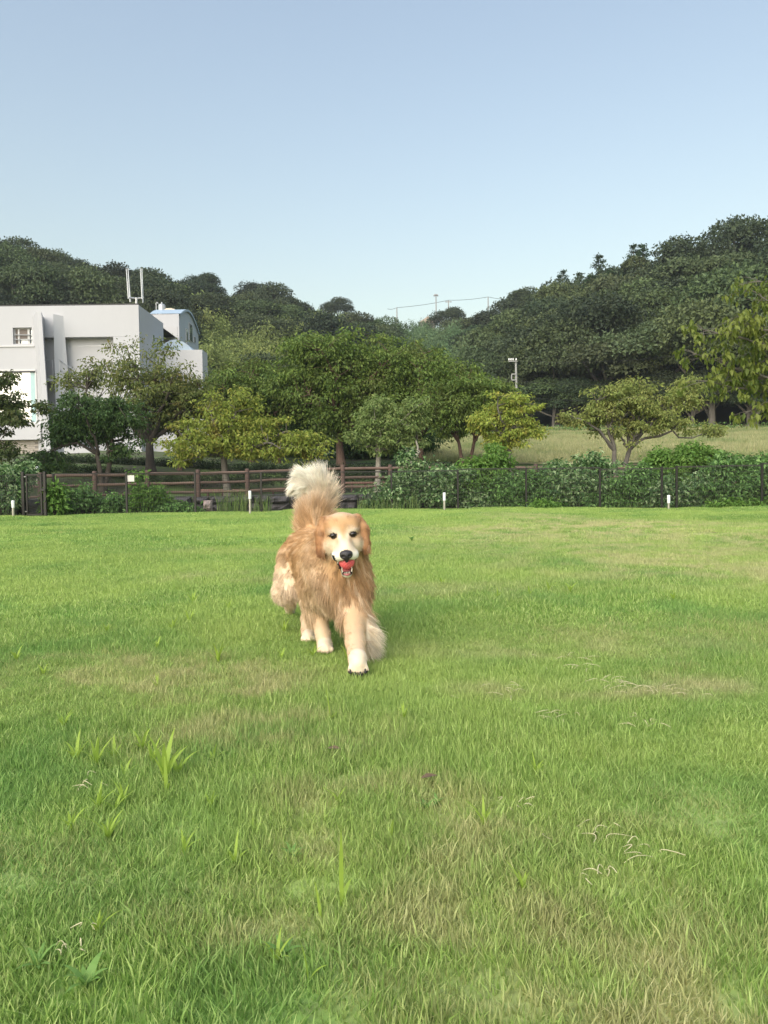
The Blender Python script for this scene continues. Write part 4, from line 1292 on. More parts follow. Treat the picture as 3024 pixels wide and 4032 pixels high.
vine('dark bushy growth behind the mesh right of the dog tail', [(1560, 1960, 90, 50, .1, .4), (1590, 1890, 60, 50, .4, .35), (1650, 1850, 30, 40, .6, .25), (1480, 1985, 55, 22, .1, .25), (1600, 1810, 22, 28, .7, .2)], 120, 60, G_VINED, 307, 23.5)
vine('bright topped vine rising over the rails left of the golden tree', [(1860, 1850, 70, 50, .6, .4), (1940, 1830, 50, 50, .8, .35), (1960, 1785, 34, 32, .9, .2), (1990, 1815, 26, 26, .9, .2), (1880, 1910, 90, 60, .2, .4)], 120, 60, G_VINEL, 308, 23.6, .12)
vine('dense dark vine filling the mesh behind the third bollard light', [(1720, 1950, 80, 65, .1, .35), (1800, 1930, 100, 75, .2, .4), (1760, 1870, 60, 40, .5, .3), (1900, 1970, 90, 45, 0, .35)], 150, 64, G_VINED, 309, 23.5, .12)
vine('green vine covering the mesh below the golden tree', [(2020, 1950, 110, 60, .1, .4), (2080, 1890, 90, 40, .4, .35), (2140, 1950, 70, 60, .1, .35)], 130, 64, G_VINE, 310, 23.4, .11)
vine('mixed green vine covering the mesh left of the solitary tree trunk', [(2280, 1930, 110, 75, .1, .4), (2240, 1860, 100, 30, .6, .35), (2340, 1835, 60, 50, .7, .35), (2190, 1840, 40, 30, .8, .2)], 150, 64, G_VINED, 311, 23.2, .12)
vine('green vine covering the mesh below the solitary tree', [(2470, 1940, 100, 70, .1, .4), (2520, 1870, 90, 40, .5, .35), (2400, 1980, 80, 40, 0, .3)], 140, 64, G_VINE, 312, 22.9, .115)
vine('tall bright bush rising above the fence right of the solitary tree', [(2700, 1820, 90, 55, .9, .5), (2660, 1880, 80, 50, .6, .4), (2760, 1790, 70, 45, 1.0, .4), (2720, 1770, 35, 35, 1.0, .25), (2600, 1810, 50, 35, .9, .3)], 150, 62, G_VINEL, 313, 22.9, .115)
vine('dark vine behind the mesh around the right bollard light', [(2640, 1955, 90, 60, .1, .4), (2760, 1950, 90, 65, .1, .4)], 130, 64, G_VINED, 314, 22.4, .12)
vine('leafy vine at the right end of the fence', [(2900, 1940, 100, 75, .1, .4), (2960, 1860, 90, 45, .6, .4), (3030, 1930, 70, 80, .1, .4), (2860, 1840, 70, 50, .6, .4), (2980, 1820, 45, 35, .8, .3)], 170, 64, G_VINE, 315, 21.9, .115)
vine('pale leafed ground vine at the lower right corner of the fence', [(2880, 2000, 110, 16, -.25, .25), (2990, 2005, 60, 18, -.25, .25)], 46, 52, G_VINEL, 316, 21.6, .10)
vine('small pale fern like plant at the fence foot below the golden tree', [(2150, 2000, 45, 18, -.1, .25)], 24, 50, G_VINEL, 317, 22.6, .09)
# clumps of tall grass
def reeds(label, px, py, w, h, d, n, seed):
    r = np.random.default_rng(seed)
    b = P(px, py, d)
    o = empty('grass_clump', (b.x, d, float(lawn_z(b.x, d))), label=label, cat='tall grass', group='clumps of tall grass by the fence')
    s = d / F_PX
    g = Geo()
    for i in range(n):
        x, y = (r.random() - .5) * w * s, (r.random() - .5) * .5
        H = h * s * (.35 + .75 * r.random())
        az = r.random() * 6.28; le = H * (.1 + .35 * r.random())
        e = np.array([math.cos(az), math.sin(az)]) * le
        ts = np.array([0, .35, .7, 1.0]); wd = np.array([.005, .006, .004, .0]) 
        sd = np.array([-math.sin(az), math.cos(az)]) if r.random() > .5 else np.array([1, 0])
        v = []
        for t, q in zip(ts, wd):
            c = np.array([x + e[0] * t ** 2, y + e[1] * t ** 2, H * (t - .12 * t ** 3)])
            v += [c - np.array([sd[0] * q, sd[1] * q, 0]), c + np.array([sd[0] * q, sd[1] * q, 0])]
        g.add(v, [(0, 1, 3, 2), (2, 3, 5, 4), (4, 5, 7, 6)])
    tag(g.build('blades', G_REED, o), kind='stuff')
reeds('tall grass clump growing behind the bollard light left of the dog', 915, 2006, 110, 110, 22.9, 170, 401)
reeds('thin tall grass right of the bollard light left of the dog', 1030, 2004, 70, 85, 23.0, 70, 402)
reeds('tall grass clump just right of the dog tail', 1470, 2004, 120, 65, 23.1, 90, 403)
reeds('wispy tall grass in front of the dark bush right of the dog', 1590, 2004, 120, 75, 23.0, 80, 404)
reeds('short grass tuft at the fence foot left of the right bollard light', 2520, 2018, 160, 45, 22.4, 80, 405)

# ------------------------------------------------------------------ wooded hills
SKY_X = [-1600, -700, -200, 0, 130, 250, 400, 520, 640, 720, 800, 870, 930, 1000, 1120, 1200, 1260, 1330, 1400, 1480, 1560, 1700, 1760, 1850, 1960, 2050, 2130, 2200, 2300, 2360, 2420, 2480, 2560, 2680, 2800, 2900, 3024, 3300, 3800, 4700]
SKY_Y = [1040, 960, 930, 935, 950, 960, 1000, 1040, 1045, 1085, 1085, 1130, 1150, 1115, 1150, 1165, 1185, 1175, 1205, 1220, 1240, 1268, 1245, 1238, 1228, 1180, 1140, 1090, 1085, 1045, 1080, 1000, 985, 945, 895, 885, 860, 830, 850, 1000]
D0_X, D0_Y = [-1600, 0, 700, 1300, 1700, 2100, 2600, 3100, 4700], [78, 80, 84, 92, 92, 82, 74, 70, 68]
D1_X, D1_Y = [-1600, 0, 700, 1300, 1700, 2050, 2250, 2600, 3100, 4700], [140, 145, 150, 175, 190, 175, 132, 122, 115, 110]
TREE_H = 14.6
def hill_prm(px):
    px = np.asarray(px, float)
    d0 = np.interp(px, D0_X, D0_Y); d1 = np.interp(px, D1_X, D1_Y)
    ys = np.interp(px, SKY_X, SKY_Y)
    # elevation of the skyline; the roll of the camera is small, its lateral effect is taken into account in the height
    zt = CAM_H + (1903 - (px - 1512) * math.tan(ROLL) - ys) / F_PX * d1 - TREE_H - 1.6 * sstep(1900, 2300, px)
    return d0, d1, zt
def hill_z(px, s):
    d0, d1, zt = hill_prm(px)
    x = (np.asarray(px) - 1512) / F_PX * d0
    z0 = np.minimum(gz(x, d0), 6) - .3
    return z0 + (zt - z0) * np.where(s < 1, np.sin(np.clip(s, 0, 1) * math.pi / 2) ** 1.15, 1 - .25 * (s - 1))
def hill_pt(px, s):
    d0, d1, zt = hill_prm(px)
    d = d0 + (d1 - d0) * s
    return np.stack([(np.asarray(px) - 1512) / F_PX * d, d, hill_z(px, s)], -1)
us = np.linspace(-1600, 4700, 160); ss = np.concatenate([np.linspace(0, 1, 30), [1.2, 1.6, 2.2, 3.0]])
U, S = np.meshgrid(us, ss)
pts = hill_pt(U.ravel(), S.ravel())
nx = len(us)
i = (np.arange(len(ss) - 1)[:, None] * nx + np.arange(nx - 1)[None, :]).ravel()
M_HILL = mat_plain('forest_floor', (.018, .026, .012), .95, (.03, .04, .018), .3)
hill = link('hills', np_mesh('hills', pts, [np.stack([i, i + 1, i + nx + 1, i + nx], -1)], [M_HILL], True))
tag(hill, kind='structure')

H1 = mat_leaf('hill_leaves_green', [(.046, .072, .028), (.064, .096, .035), (.086, .122, .045)], .2, objvar=.42)
H2 = mat_leaf('hill_leaves_blackish', [(.026, .044, .022), (.038, .060, .027), (.052, .076, .033)], .2, objvar=.40)
H3 = mat_leaf('hill_leaves_brownish', [(0.054, 0.079, 0.034), (0.070, 0.096, 0.040), (0.088, 0.115, 0.048)], .2, objvar=.35)
H4 = mat_leaf('conifer_needles', [(0.031, 0.064, 0.024), (0.043, 0.086, 0.030), (0.059, 0.110, 0.036)], .15, objvar=.25)
H5 = mat_leaf('bamboo_yellow', [(.215, .280, .080), (.260, .320, .100), (.165, .225, .065)], .35, objvar=.25)
H6 = mat_leaf('bamboo_green', [(.120, .200, .085), (.150, .235, .105), (.098, .170, .072)], .35, objvar=.25)

def lobes_crown(seed, nl, per, leaf, tiers=.6, squash=.72):
    """a crown of billowing lobes; unit radius, standing from z=0"""
    r = np.random.default_rng(seed)
    u = unit(r, nl)
    u[:, 2] = np.abs(u[:, 2]) * 1.25 - .55
    c = u * (.58 + .26 * r.random((nl, 1))) * np.array([1, 1, squash]) + np.array([0, 0, .85])
    R = .22 + .24 * r.random(nl)
    k = np.repeat(np.arange(nl), per)
    n = len(k)
    w = unit(r, n)
    w[:, 2] = np.where(w[:, 2] < -.25, -w[:, 2], w[:, 2])
    # lumps on the lobes
    bump = 1 + .16 * np.sin(7 * w[:, 0] + k) * np.sin(7 * w[:, 1] + 2 * k) + .10 * r.normal(size=n)
    p = c[k] + w * (R[k] * bump)[:, None] * np.array([1, 1, tiers])
    nr = w + r.normal(size=(n, 3)) * .28 + np.array([0, 0, .25])
    d = r.normal(size=(n, 3)) * .7 + w * .5 + np.array([0, 0, -.3])
    L = leaf * (.6 + .8 * r.random(n))
    v, f = leaf_geo(p, d, nr, L, L * .62, .2)
    t = Geo().tube(bez(np.array([0, 0, -.9]), np.array([.05, .02, 0]), np.array([.02, -.03, .6]), 5), [.075, .06, .05, .045, .03], 6)
    for j in range(6):
        t.tube(bez(np.array([.02, 0, .05 + .05 * j]), c[j] * np.array([.5, .5, .6]), c[j], 5), [.035, .03, .025, .02, .01], 4, cap=False)
    return v, f, t
def conifer_crown(seed, leaf=.085):
    r = np.random.default_rng(seed)
    V, F, o = [], [], 0
    P_, D_, N_ = [], [], []
    nt = 15
    for i in range(nt):
        t = i / (nt - 1)
        z = .15 + 2.3 * t
        rad = .80 * (1 - t) ** .75 + .06
        for j in range(9 if t < .75 else 5):
            a = r.random() * 6.283
            L = rad * (.65 + .5 * r.random())
            m = int(24 + 60 * L)
            s = r.random(m) ** .6
            cx = np.cos(a) * L * s; cy = np.sin(a) * L * s; cz = z - .22 * L * s + .25 * L * s ** 2
            q = np.stack([cx, cy, cz], -1) + r.normal(size=(m, 3)) * np.array([.05, .05, .03])
            P_.append(q); D_.append(np.tile([np.cos(a), np.sin(a), -.1], (m, 1)) + r.normal(size=(m, 3)) * .5); N_.append(np.tile([0, 0, 1.], (m, 1)) + r.normal(size=(m, 3)) * .4)
    p = np.concatenate(P_); d = np.concatenate(D_); nr = np.concatenate(N_)
    L = leaf * (.6 + .7 * r.random(len(p)))
    v, f = leaf_geo(p, d, nr, L, L * .55, .2)
    t = Geo().tube([(0, 0, -1.0), (0, 0, 1.0), (0, 0, 2.4)], [.07, .05, .008], 6)
    return v, f, t
def bamboo_crown(seed, leaf=.10):
    """a plume: culms that arch over at the tip, hung with small leaf sprays"""
    r = np.random.default_rng(seed)
    P_, D_ = [], []
    t_ = Geo()
    for c in range(9):
        a = r.random() * 6.283; b0 = r.random(2) * .5 - .25
        H = 1.7 + .7 * r.random(); le = .25 + .35 * r.random()
        s = np.linspace(0, 1, 12)
        cx = b0[0] + np.cos(a) * le * s ** 3; cy = b0[1] + np.sin(a) * le * s ** 3; cz = H * (s - .16 * s ** 4)
        t_.tube(np.stack([cx, cy, cz - .5], -1)[::2], np.linspace(.018, .006, 6), 4, cap=False)
        m = 330
        q = .3 + .7 * r.random(m) ** .8
        w = .16 * (1.15 - (q - .6) ** 2 * 2.4)
        o = r.normal(size=(m, 3)) * w[:, None] * np.array([1, 1, .8])
        P_.append(np.stack([np.interp(q, s, cx), np.interp(q, s, cy), np.interp(q, s, cz)], -1) + o)
        D_.append(o * 3 + np.array([np.cos(a) * .3, np.sin(a) * .3, -.8]) + r.normal(size=(m, 3)) * .35)
    p = np.concatenate(P_); d = np.concatenate(D_)
    nr = r.normal(size=p.shape) * .6 + np.array([0, 0, .8])
    L = leaf * (.6 + .7 * r.random(len(p)))
    v, f = leaf_geo(p, d, nr, L, L * .38, .1)
    return v, f, t_
protos = {}
def add_proto(kind, gen, mat, bark):
    v, f, t = gen
    protos.setdefault(kind, []).append((np_mesh('crown', v, [f], [mat]), t.mesh('trunk', bark, True)))
for s in range(3): add_proto('green', lobes_crown(500 + s, 19, 640, .058), H1, BK_GREY)
for s in range(2): add_proto('black', lobes_crown(510 + s, 21, 600, .055, .7, .8), H2, BK_GREY)
for s in range(2): add_proto('brown', lobes_crown(520 + s, 18, 620, .055, .5, .7), H3, BK_GREY)
for s in range(2): add_proto('conifer', conifer_crown(530 + s), H4, BK_RED)
for s in range(2): add_proto('bamboo', bamboo_crown(540 + s), H5, BK_PALE)
for s in range(2): add_proto('bambog', bamboo_crown(550 + s), H6, BK_PALE)
HG_ = ['woods on the left hill', 'woods on the distant ridge', 'woods on the right hill']
names = {'green': 'hill_tree', 'black': 'evergreen_tree', 'brown': 'hill_tree', 'conifer': 'conifer_tree', 'bamboo': 'bamboo', 'bambog': 'bamboo'}
rh = np.random.default_rng(77)
n_hill = 0
LOOK = {'green': 'mid green billowing crown', 'black': 'blackish green rounded crown', 'brown': 'brownish green flat crown', 'conifer': 'pointed dark conifer', 'bamboo': 'yellow green feathery bamboo plume', 'bambog': 'pale blue green feathery bamboo plume'}
def place_words(reg, px, tp):
    sk = float(np.interp(px, SKY_X, SKY_Y))
    row = 'on the skyline' if tp < sk + 55 else ('on the upper slope' if tp < sk + 150 else ('halfway down the slope' if tp < sk + 300 else 'low on the slope'))
    for lim, w in ((60, 'above the small upper window'), (240, 'above the slanted fin'), (420, 'above the middle of the white building'), (580, 'behind the roof antenna'), (760, 'above the vaulted block'), (960, 'right of the vaulted block'),
                   (1160, 'left above the dog tail'), (1330, 'right above the dog tail'), (1500, 'above the tall central tree'), (1640, 'left of the ridge house'), (1760, 'below the skyline street lamp'), (1930, 'right of the skyline street lamp'),
                   (2080, 'behind the utility pole'), (2230, 'right of the utility pole'), (2400, 'left above the solitary tree'), (2560, 'directly above the solitary tree'), (2720, 'right above the solitary tree'), (2880, 'above the near tree tips'), (9999, 'behind the near tree')):
        if px < lim: return row + ', ' + w
def hill_tree(kind, reg, pt, size, zs=1.0):
    global n_hill
    pxx = 1512 + pt[0] / pt[1] * F_PX
    reg = 0 if pxx < 960 else (1 if pxx < 2080 else 2)
    tpy = 1903 - (pt[2] + 1.5 * size - CAM_H) / pt[1] * F_PX
    c, t = protos[kind][rh.integers(len(protos[kind]))]
    o = empty(names[kind], tuple(pt), rh.random() * 6.283, label=LOOK[kind] + ' ' + place_words(reg, pxx, tpy), cat='bamboo' if 'bamb' in kind else 'tree', group=('bamboo grove, ' if 'bamb' in kind else '') + HG_[reg])
    o.scale = (size, size, size * zs)
    tag(link('crown', c, o), kind='stuff')
    link('trunk', t, o)
    n_hill += 1
# rows up the slope; in each row trees at random steps
spots = []
for ri, s in enumerate(np.linspace(.03, 1.0, 9)):
    px = -620 + 60 * (ri % 2)
    while px < 3560:
        d0, d1, zt = hill_prm(px)
        d = d0 + (d1 - d0) * s
        R = (3.6 + 2.2 * rh.random()) * (1.25 if px > 2050 else 1.1)
        wpx = R * F_PX / d
        px += wpx * .80
        ss_ = s + rh.normal() * .025
        p_ = hill_pt(px, min(ss_, 1.03))
        top_py = 1903 - (p_[2] + 1.5 * R - CAM_H) / d * F_PX
        lim = np.interp(px, [0, 420, 620, 850, 1500, 1700, 1950, 2100], [1290, 1290, 1300, 1560, 1420, 1520, 1650, 1800])
        if top_py > lim: 
            px += wpx * .3; continue
        spots.append((px, ss_, R, d, top_py))
for (px, s, R, d, tp) in spots:
    reg = 0 if px < 900 else (1 if px < 2080 else 2)
    u = rh.random()
    kind = 'green' if u < .45 else ('black' if u < .8 else 'brown')
    zs = .85 + .35 * rh.random()
    # the bamboo groves
    if 690 < px < 1330 and np.interp(px, [690, 800, 1000, 1330], [1150, 1180, 1215, 1230]) < tp < 1420 and u < .93:
        for q in range(2):
            pp = hill_pt(px + (q - .5) * 70, s + rh.normal() * .012)
            hill_tree('bamboo', 1, pp, 3.6 + 1.2 * rh.random(), 1.0)
        continue
    if 1540 < px < 1800 and tp > 1225:
        for q in range(2):
            pp = hill_pt(px + (q - .5) * 70, s + rh.normal() * .012)
            hill_tree('bambog', 1, pp, 3.6 + 1.2 * rh.random(), 1.0)
        continue
    if reg == 2 and px > 2500 and s > .35: kind = 'brown' if u < .45 else kind
    hill_tree(kind, reg, hill_pt(px, s) + np.array([0, 0, .25 * R]), R, zs)
# skyline characters: an open crowned tree before the right hill, tall ones on the left ridge, dark pine in the middle
for (px, py, d, w, kind, reg) in ((2075, 1195, 150, 95, 'brown', 1), (1020, 1180, 160, 100, 'black', 1), (1330, 1225, 176, 70, 'black', 1), (800, 1130, 150, 80, 'black', 0), (1765, 1265, 185, 80, 'black', 1)):
    q = P(px, py, d)
    hill_tree(kind, reg, np.array([q.x, d, q.z - .8 * w * d / F_PX]), w * d / F_PX, 1.0)
for (px, py, d, w, kind) in ((1655, 1325, 184, 60, 'bambog'), (1715, 1335, 183, 62, 'bambog'), (1690, 1300, 187, 40, 'bambog')):
    q = P(px, py, d)
    hill_tree(kind, 1, np.array([q.x, d, q.z - 1.0 * w * d / F_PX]), w * d / F_PX, 1.0)
for (px, py, d, sz) in ((2216, 1070, 128, 3.9), (2284, 1080, 124, 3.6), (2357, 1012, 120, 4.4), (2330, 1090, 112, 4.2), (2190, 1140, 124, 3.8), (2400, 1075, 110, 4.2), (2495, 972, 116, 4.0), (2532, 968, 114, 3.8), (2250, 1165, 110, 4.4), (2455, 1045, 108, 4.2)):
    q = P(px, py, d)
    hill_tree('conifer', 2, np.array([q.x, d, q.z - 2.45 * sz]), sz, 1.0)
q = P(1520, 1420, 60)
c, t = protos['black'][0]
o = empty('dark_pine', (q.x, 60, q.z - 1.0), label='nearly black pine crown rising directly behind the tall central tree', cat='tree', group=None)
o.scale = (2.0, 2.0, 2.0)
tag(link('crown', c, o), kind='stuff')
g = Geo().tube([(0, 0, -4.2), (.05, 0, -1), (0, 0, .5)], [.12, .09, .05], 7)
g.build('trunk', BK_DARK, o)
# low thicket along the foot of the right hill
for i in range(16):
    px = 1700 + i * 95 + rh.normal() * 20
    pp = hill_pt(px, -.02 + rh.random() * .03)
    hill_tree('green' if i % 2 else 'black', 2 if px > 2080 else 1, pp + np.array([0, 0, 1.0]), 2.6 + 1.3 * rh.random(), .9)

# ------------------------------------------------------------------ poles, wires and the house on the ridge
M_POLE = mat_plain('concrete_pole', (.27, .27, .27), .7, (.33, .33, .32), 3)
M_INS = mat_plain('white_insulator', (.82, .82, .82), .3)
pd = 62.0
pb = P(2034, 1760, pd)
up = empty('utility_pole', (pb.x, pd, float(gz(pb.x, pd))), label='grey utility pole with white insulators before the dark right hillside', cat='utility pole')
def ur(px, py): 
    q = P(px, py, pd); return (q.x - pb.x, q.z - float(gz(pb.x, pd)))
def rel3(px, py, y=0): 
    x, z = ur(px, py); return (x, y, z)
Geo().tube([rel3(2040, 1790), rel3(2034, 1560), rel3(2031, 1420)], [.12, .095, .08], 10).build('pole', M_POLE, up, smooth=True)
x0, z0 = ur(2001, 1424); x1, z1 = ur(2034, 1424)
Geo().box(x0, x1 + .05, -.19, -.115, z0 - .035, z0 + .035).build('crossarm', M_POLE, up)
ig = Geo().tube([(0, 0, 0), (0, 0, .06), (0, 0, .12), (0, 0, .18)], [.03, .06, .06, .035], 8).mesh('insulator', M_INS, True)
for q in (2003, 2011, 2019, 2031):
    a, b_ = ur(q, 1420)
    o = link('insulator', ig, up); o.location = (a, -.15, b_ - .02)
xa_, za_ = ur(2013, 1474); xb_, zb_ = ur(2030, 1497)
fr = Geo().box(xa_, xb_, -.16, -.11, za_ - .04, za_ + .04).box(xa_, xb_, -.16, -.11, zb_ - .04, zb_ + .04).box(xa_ - .04, xa_ + .04, -.165, -.105, zb_ + .041, za_ - .041)
fr.build('bracket_frame', M_POLE, up)
xa_, za_ = ur(2044, 1563); xb_, zb_ = ur(2064, 1570)
Geo().box(xa_, xb_, -.25, .05, zb_, za_).build('lamp_box', M_INS, up)
xa_, za_ = ur(2055, 1571); xb_, zb_ = ur(2055, 1630)
M_WIREB = mat_plain('black_cable', (.02, .02, .022), .6)
def wire(name, a, b, sag, rad, label, grp):
    a, b = np.array(a), np.array(b)
    t = np.linspace(0, 1, 14)[:, None]
    q = a + (b - a) * t
    q[:, 2] -= (4 * sag * t * (1 - t))[:, 0]
    o = Geo().tube(q - a, rad, 4).build(name, M_WIREB, loc=tuple(a))
    tag(o, label, 'cable', grp)
for i, (px, py) in enumerate(((2003, 1418), (2034, 1500), (2034, 1560))):
    a = P(px, py, pd); b = P(3100, py - 95 + 20 * i, 55)
    wire('power_line', a, b, .8, .012, ['topmost thin black cable running right from the utility pole', 'middle thin black cable running right from the utility pole', 'lowest thin black cable running right from the utility pole'][i], 'cables from the utility pole')
rd = 196.0
def ridge_pole(name, label, cat, px, pt, pb_, r_, lamp=False, arm=False):
    b = P(px, pb_, rd); t = P(px, pt, rd)
    o = empty(name, (b.x, rd, b.z - 4), label=label, cat=cat)
    h = t.z - b.z + 4
    Geo().tube([(0, 0, 0), (0, 0, h)], [r_, r_ * .8], 7).build('pole', M_POLE, o)
    if lamp: Geo().tube([(-.55, 0, h), (-.3, 0, h + .28), (.3, 0, h + .28), (.55, 0, h)], [.16, .25, .25, .16], 7).build('lamp_head', M_POLE, o)
    if arm: Geo().box(-.8, .8, -.12, .12, h - .5, h - .3).build('crossarm', M_POLE, o)
    return t
t1 = ridge_pole('ridge_pole', 'leftmost thin grey pole on the skyline between the hills', 'utility pole', 1563, 1211, 1262, .17)
t2 = ridge_pole('street_lamp', 'tall street lamp on the skyline between the hills', 'street lamp', 1717, 1166, 1215, .17, lamp=True)
t3 = ridge_pole('ridge_pole', 'short pole with a crossarm on the skyline right of the street lamp', 'utility pole', 1766, 1182, 1215, .16, arm=True)
t4 = ridge_pole('ridge_pole', 'rightmost grey pole on the skyline near the open crowned tree', 'utility pole', 1922, 1169, 1200, .17)
for i, (a, b) in enumerate(((P(1525, 1216, rd), t1), (t1, t3), (t3, t4), (t4, P(2040, 1180, rd)))):
    wire('ridge_cable', a, b, .25, .05, ['thin cable on the skyline left of the leftmost grey pole', 'thin cable on the skyline passing the street lamp', 'thin cable on the skyline between crossarm pole and right grey pole', 'thin cable on the skyline reaching the open crowned tree'][i], 'cables on the skyline')
M_ROOFT = mat_plain('tan_roof', (.42, .34, .27), .8)
M_HWALL = mat_plain('house_wall', (.50, .47, .43), .8)
hq = P(1690, 1262, 190)
hs_ = empty('ridge_house', (hq.x, 190, hq.z - 3.5), label='small tan roofed house just below the skyline in the gap', cat='house')
Geo().box(-2.2, 1.4, 0, 5, -3, 3.3).build('wall', M_HWALL, hs_)
Geo().add([(-2.6, -.4, 3.0), (1.8, -.4, 3.0), (-.3, -.4, 4.5), (-2.6, 5.4, 3.0), (1.8, 5.4, 3.0), (-.3, 5.4, 4.5)], [(0, 3, 5, 2), (1, 2, 5, 4)]).add([(-2.6, -.4, 3.0), (1.8, -.4, 3.0), (-.3, -.4, 4.5)], [(0, 1, 2)]).build('roof', M_ROOFT, hs_)

# ------------------------------------------------------------------ the golden retriever
def DZ(zx, zy, d):
    """photo position given in the enlargement of the dog (2.458 x, from 1000, 1800) at distance d"""
    return np.array(P(1000 + zx / 2.458, 1800 + zy / 2.458, d))

class Field:
    """signed distance sampled on a grid; parts are blended smoothly and remembered by tag"""
    def __init__(self, lo, hi, h):
        self.lo, self.h = np.array(lo, float), h
        self.n = np.ceil((np.array(hi) - self.lo) / h).astype(int) + 1
        self.d = np.full(self.n, 1.0, np.float32)
        self.best = np.full(self.n, 1.0, np.float32)
        self.tag = np.zeros(self.n, np.int8)
    def sub(self, lo, hi):
        a = np.clip(np.floor((np.array(lo) - self.lo) / self.h).astype(int), 0, self.n - 1)
        b = np.clip(np.ceil((np.array(hi) - self.lo) / self.h).astype(int) + 1, 1, self.n)
        ax = [self.lo[i] + self.h * np.arange(a[i], b[i]) for i in range(3)]
        G = np.stack(np.meshgrid(*ax, indexing='ij'), -1)
        return tuple(slice(a[i], b[i]) for i in range(3)), G
    def blend(self, s, d, k, tg):
        d = d.astype(np.float32)
        o = self.d[s]
        h = np.maximum(k - np.abs(o - d), 0) / k
        self.d[s] = np.minimum(o, d) - h * h * k * .25
        m = d < self.best[s]
        self.best[s] = np.where(m, d, self.best[s])
        self.tag[s] = np.where(m, tg, self.tag[s])
    def cone(self, a, b, ra, rb, tg, k=.03):
        a, b = np.array(a, float), np.array(b, float)
        R = max(ra, rb) + k + .02
        s, G = self.sub(np.minimum(a, b) - R, np.maximum(a, b) + R)
        ba = b - a
        t = np.clip(((G - a) @ ba) / (ba @ ba + 1e-9), 0, 1)
        self.blend(s, np.linalg.norm(G - a - t[..., None] * ba, axis=-1) - (ra + (rb - ra) * t), k, tg)
    def ell(self, c, r, tg, k=.03, R=None, cut=False):
        c, r = np.array(c, float), np.array(r, float)
        q = r.max() + k + .02
        s, G = self.sub(c - q, c + q)
        p = G - c
        if R is not None: p = p @ R            # columns of R: the ellipsoid's axes
        k0 = np.linalg.norm(p / r, axis=-1)
        k1 = np.linalg.norm(p / (r * r), axis=-1) + 1e-9
        d = k0 * (k0 - 1) / k1
        if cut:
            o = self.d[s]
            d = (-d).astype(np.float32)
            h = np.maximum(k - np.abs(o - d), 0) / k
            self.d[s] = np.maximum(o, d) + h * h * k * .25
            self.tag[s] = np.where(d > o - .004, tg, self.tag[s])
        else: self.blend(s, d, k, tg)
    def surface(self):
        """surface nets"""
        D = self.d
        S = D < 0
        n = self.n
        c8 = [(i, j, k) for i in (0, 1) for j in (0, 1) for k in (0, 1)]
        sl = lambda o: S[o[0]:n[0] - 1 + o[0], o[1]:n[1] - 1 + o[1], o[2]:n[2] - 1 + o[2]]
        cnt = sum(sl(o).astype(np.int8) for o in c8)
        act = np.argwhere((cnt > 0) & (cnt < 8))
        idx = np.full(n - 1, -1, np.int64)
        idx[tuple(act.T)] = np.arange(len(act))
        val = np.stack([D[act[:, 0] + o[0], act[:, 1] + o[1], act[:, 2] + o[2]] for o in c8], -1)
        acc = np.zeros((len(act), 3)); w = np.zeros(len(act))
        for a in range(8):
            for b in range(a + 1, 8):
                if sum(abs(c8[a][q] - c8[b][q]) for q in range(3)) != 1: continue
                m = (val[:, a] < 0) != (val[:, b] < 0)
                t = np.where(m, val[:, a] / (val[:, a] - val[:, b] + 1e-12), 0)
                p = np.array(c8[a]) + t[:, None] * (np.array(c8[b]) - np.array(c8[a]))
                acc += p * m[:, None]; w += m
        V = self.lo + self.h * (act + acc / w[:, None])
        F = []
        for ax in range(3):
            u, v = (ax + 1) % 3, (ax + 2) % 3
            a = [slice(1, n[q] - 1) for q in range(3)]; b = list(a)
            a[ax] = slice(0, n[ax] - 1); b[ax] = slice(1, n[ax])
            A, B = S[tuple(a)], S[tuple(b)]
            for flip in (False, True):
                m = (A & ~B) if not flip else (~A & B)
                e = np.argwhere(m)
                if not len(e): continue
                off = np.array([1, 1, 1]); off[ax] = 0
                e = e + off
                q = []
                for du, dv in ((-1, -1), (0, -1), (0, 0), (-1, 0)):
                    g = e.copy(); g[:, u] += du; g[:, v] += dv
                    q.append(idx[tuple(g.T)])
                q = np.stack(q, -1)
                F.append(q if not flip else q[:, ::-1])
        F = np.concatenate(F)
        tg = self.tag[tuple(np.clip(np.round((V - self.lo) / self.h).astype(int), 0, self.n - 1).T)]
        return V, F, tg

HEAD, MUZ, EAR, NECK, CHEST, TORSO, LEG, PAW, THIGH, TAIL, FEATH, MOUTH, JAW, PAD = range(1, 15)
# head frame: x right in the picture, y towards the viewer, z up, centimetres from the point between the eyes
HO = DZ(860, 750, 3.42)
hr, hy = math.radians(3.5), math.radians(7)
HX = np.array([math.cos(hr) * math.cos(hy), -math.sin(hy) * -1.0 * 1.0, math.sin(hr)]); HX[1] = math.sin(hy); HX /= np.linalg.norm(HX)
HZ = np.array([-math.sin(hr), 0, math.cos(hr)]); HZ -= HX * (HX @ HZ); HZ /= np.linalg.norm(HZ)
HY = np.cross(HX, HZ)                       # towards the viewer (-Y)
if HY[1] > 0: HY = -HY
HR = np.stack([HX, HY, HZ], 1)
def hp(x, y, z): return HO + HR @ (np.array([x, y, z]) * .01)
fd = Field((-.78, 2.98, -.03), (.06, 4.74, .93), .0065)
def rr_(*a): return np.array(a) * .01
# trunk
ribs, rump = DZ(735, 1075, 3.78), DZ(520, 905, 4.17)
fd.cone(ribs, rump, .150, .118, TORSO, .05)
fd.cone(DZ(820, 1170, 3.56), ribs, .110, .150, CHEST, .06)
fd.cone(DZ(815, 1290, 3.54), DZ(740, 1260, 3.80), .095, .115, CHEST, .06)
fd.cone(DZ(700, 1200, 3.86), DZ(560, 1060, 4.10), .125, .10, TORSO, .05)
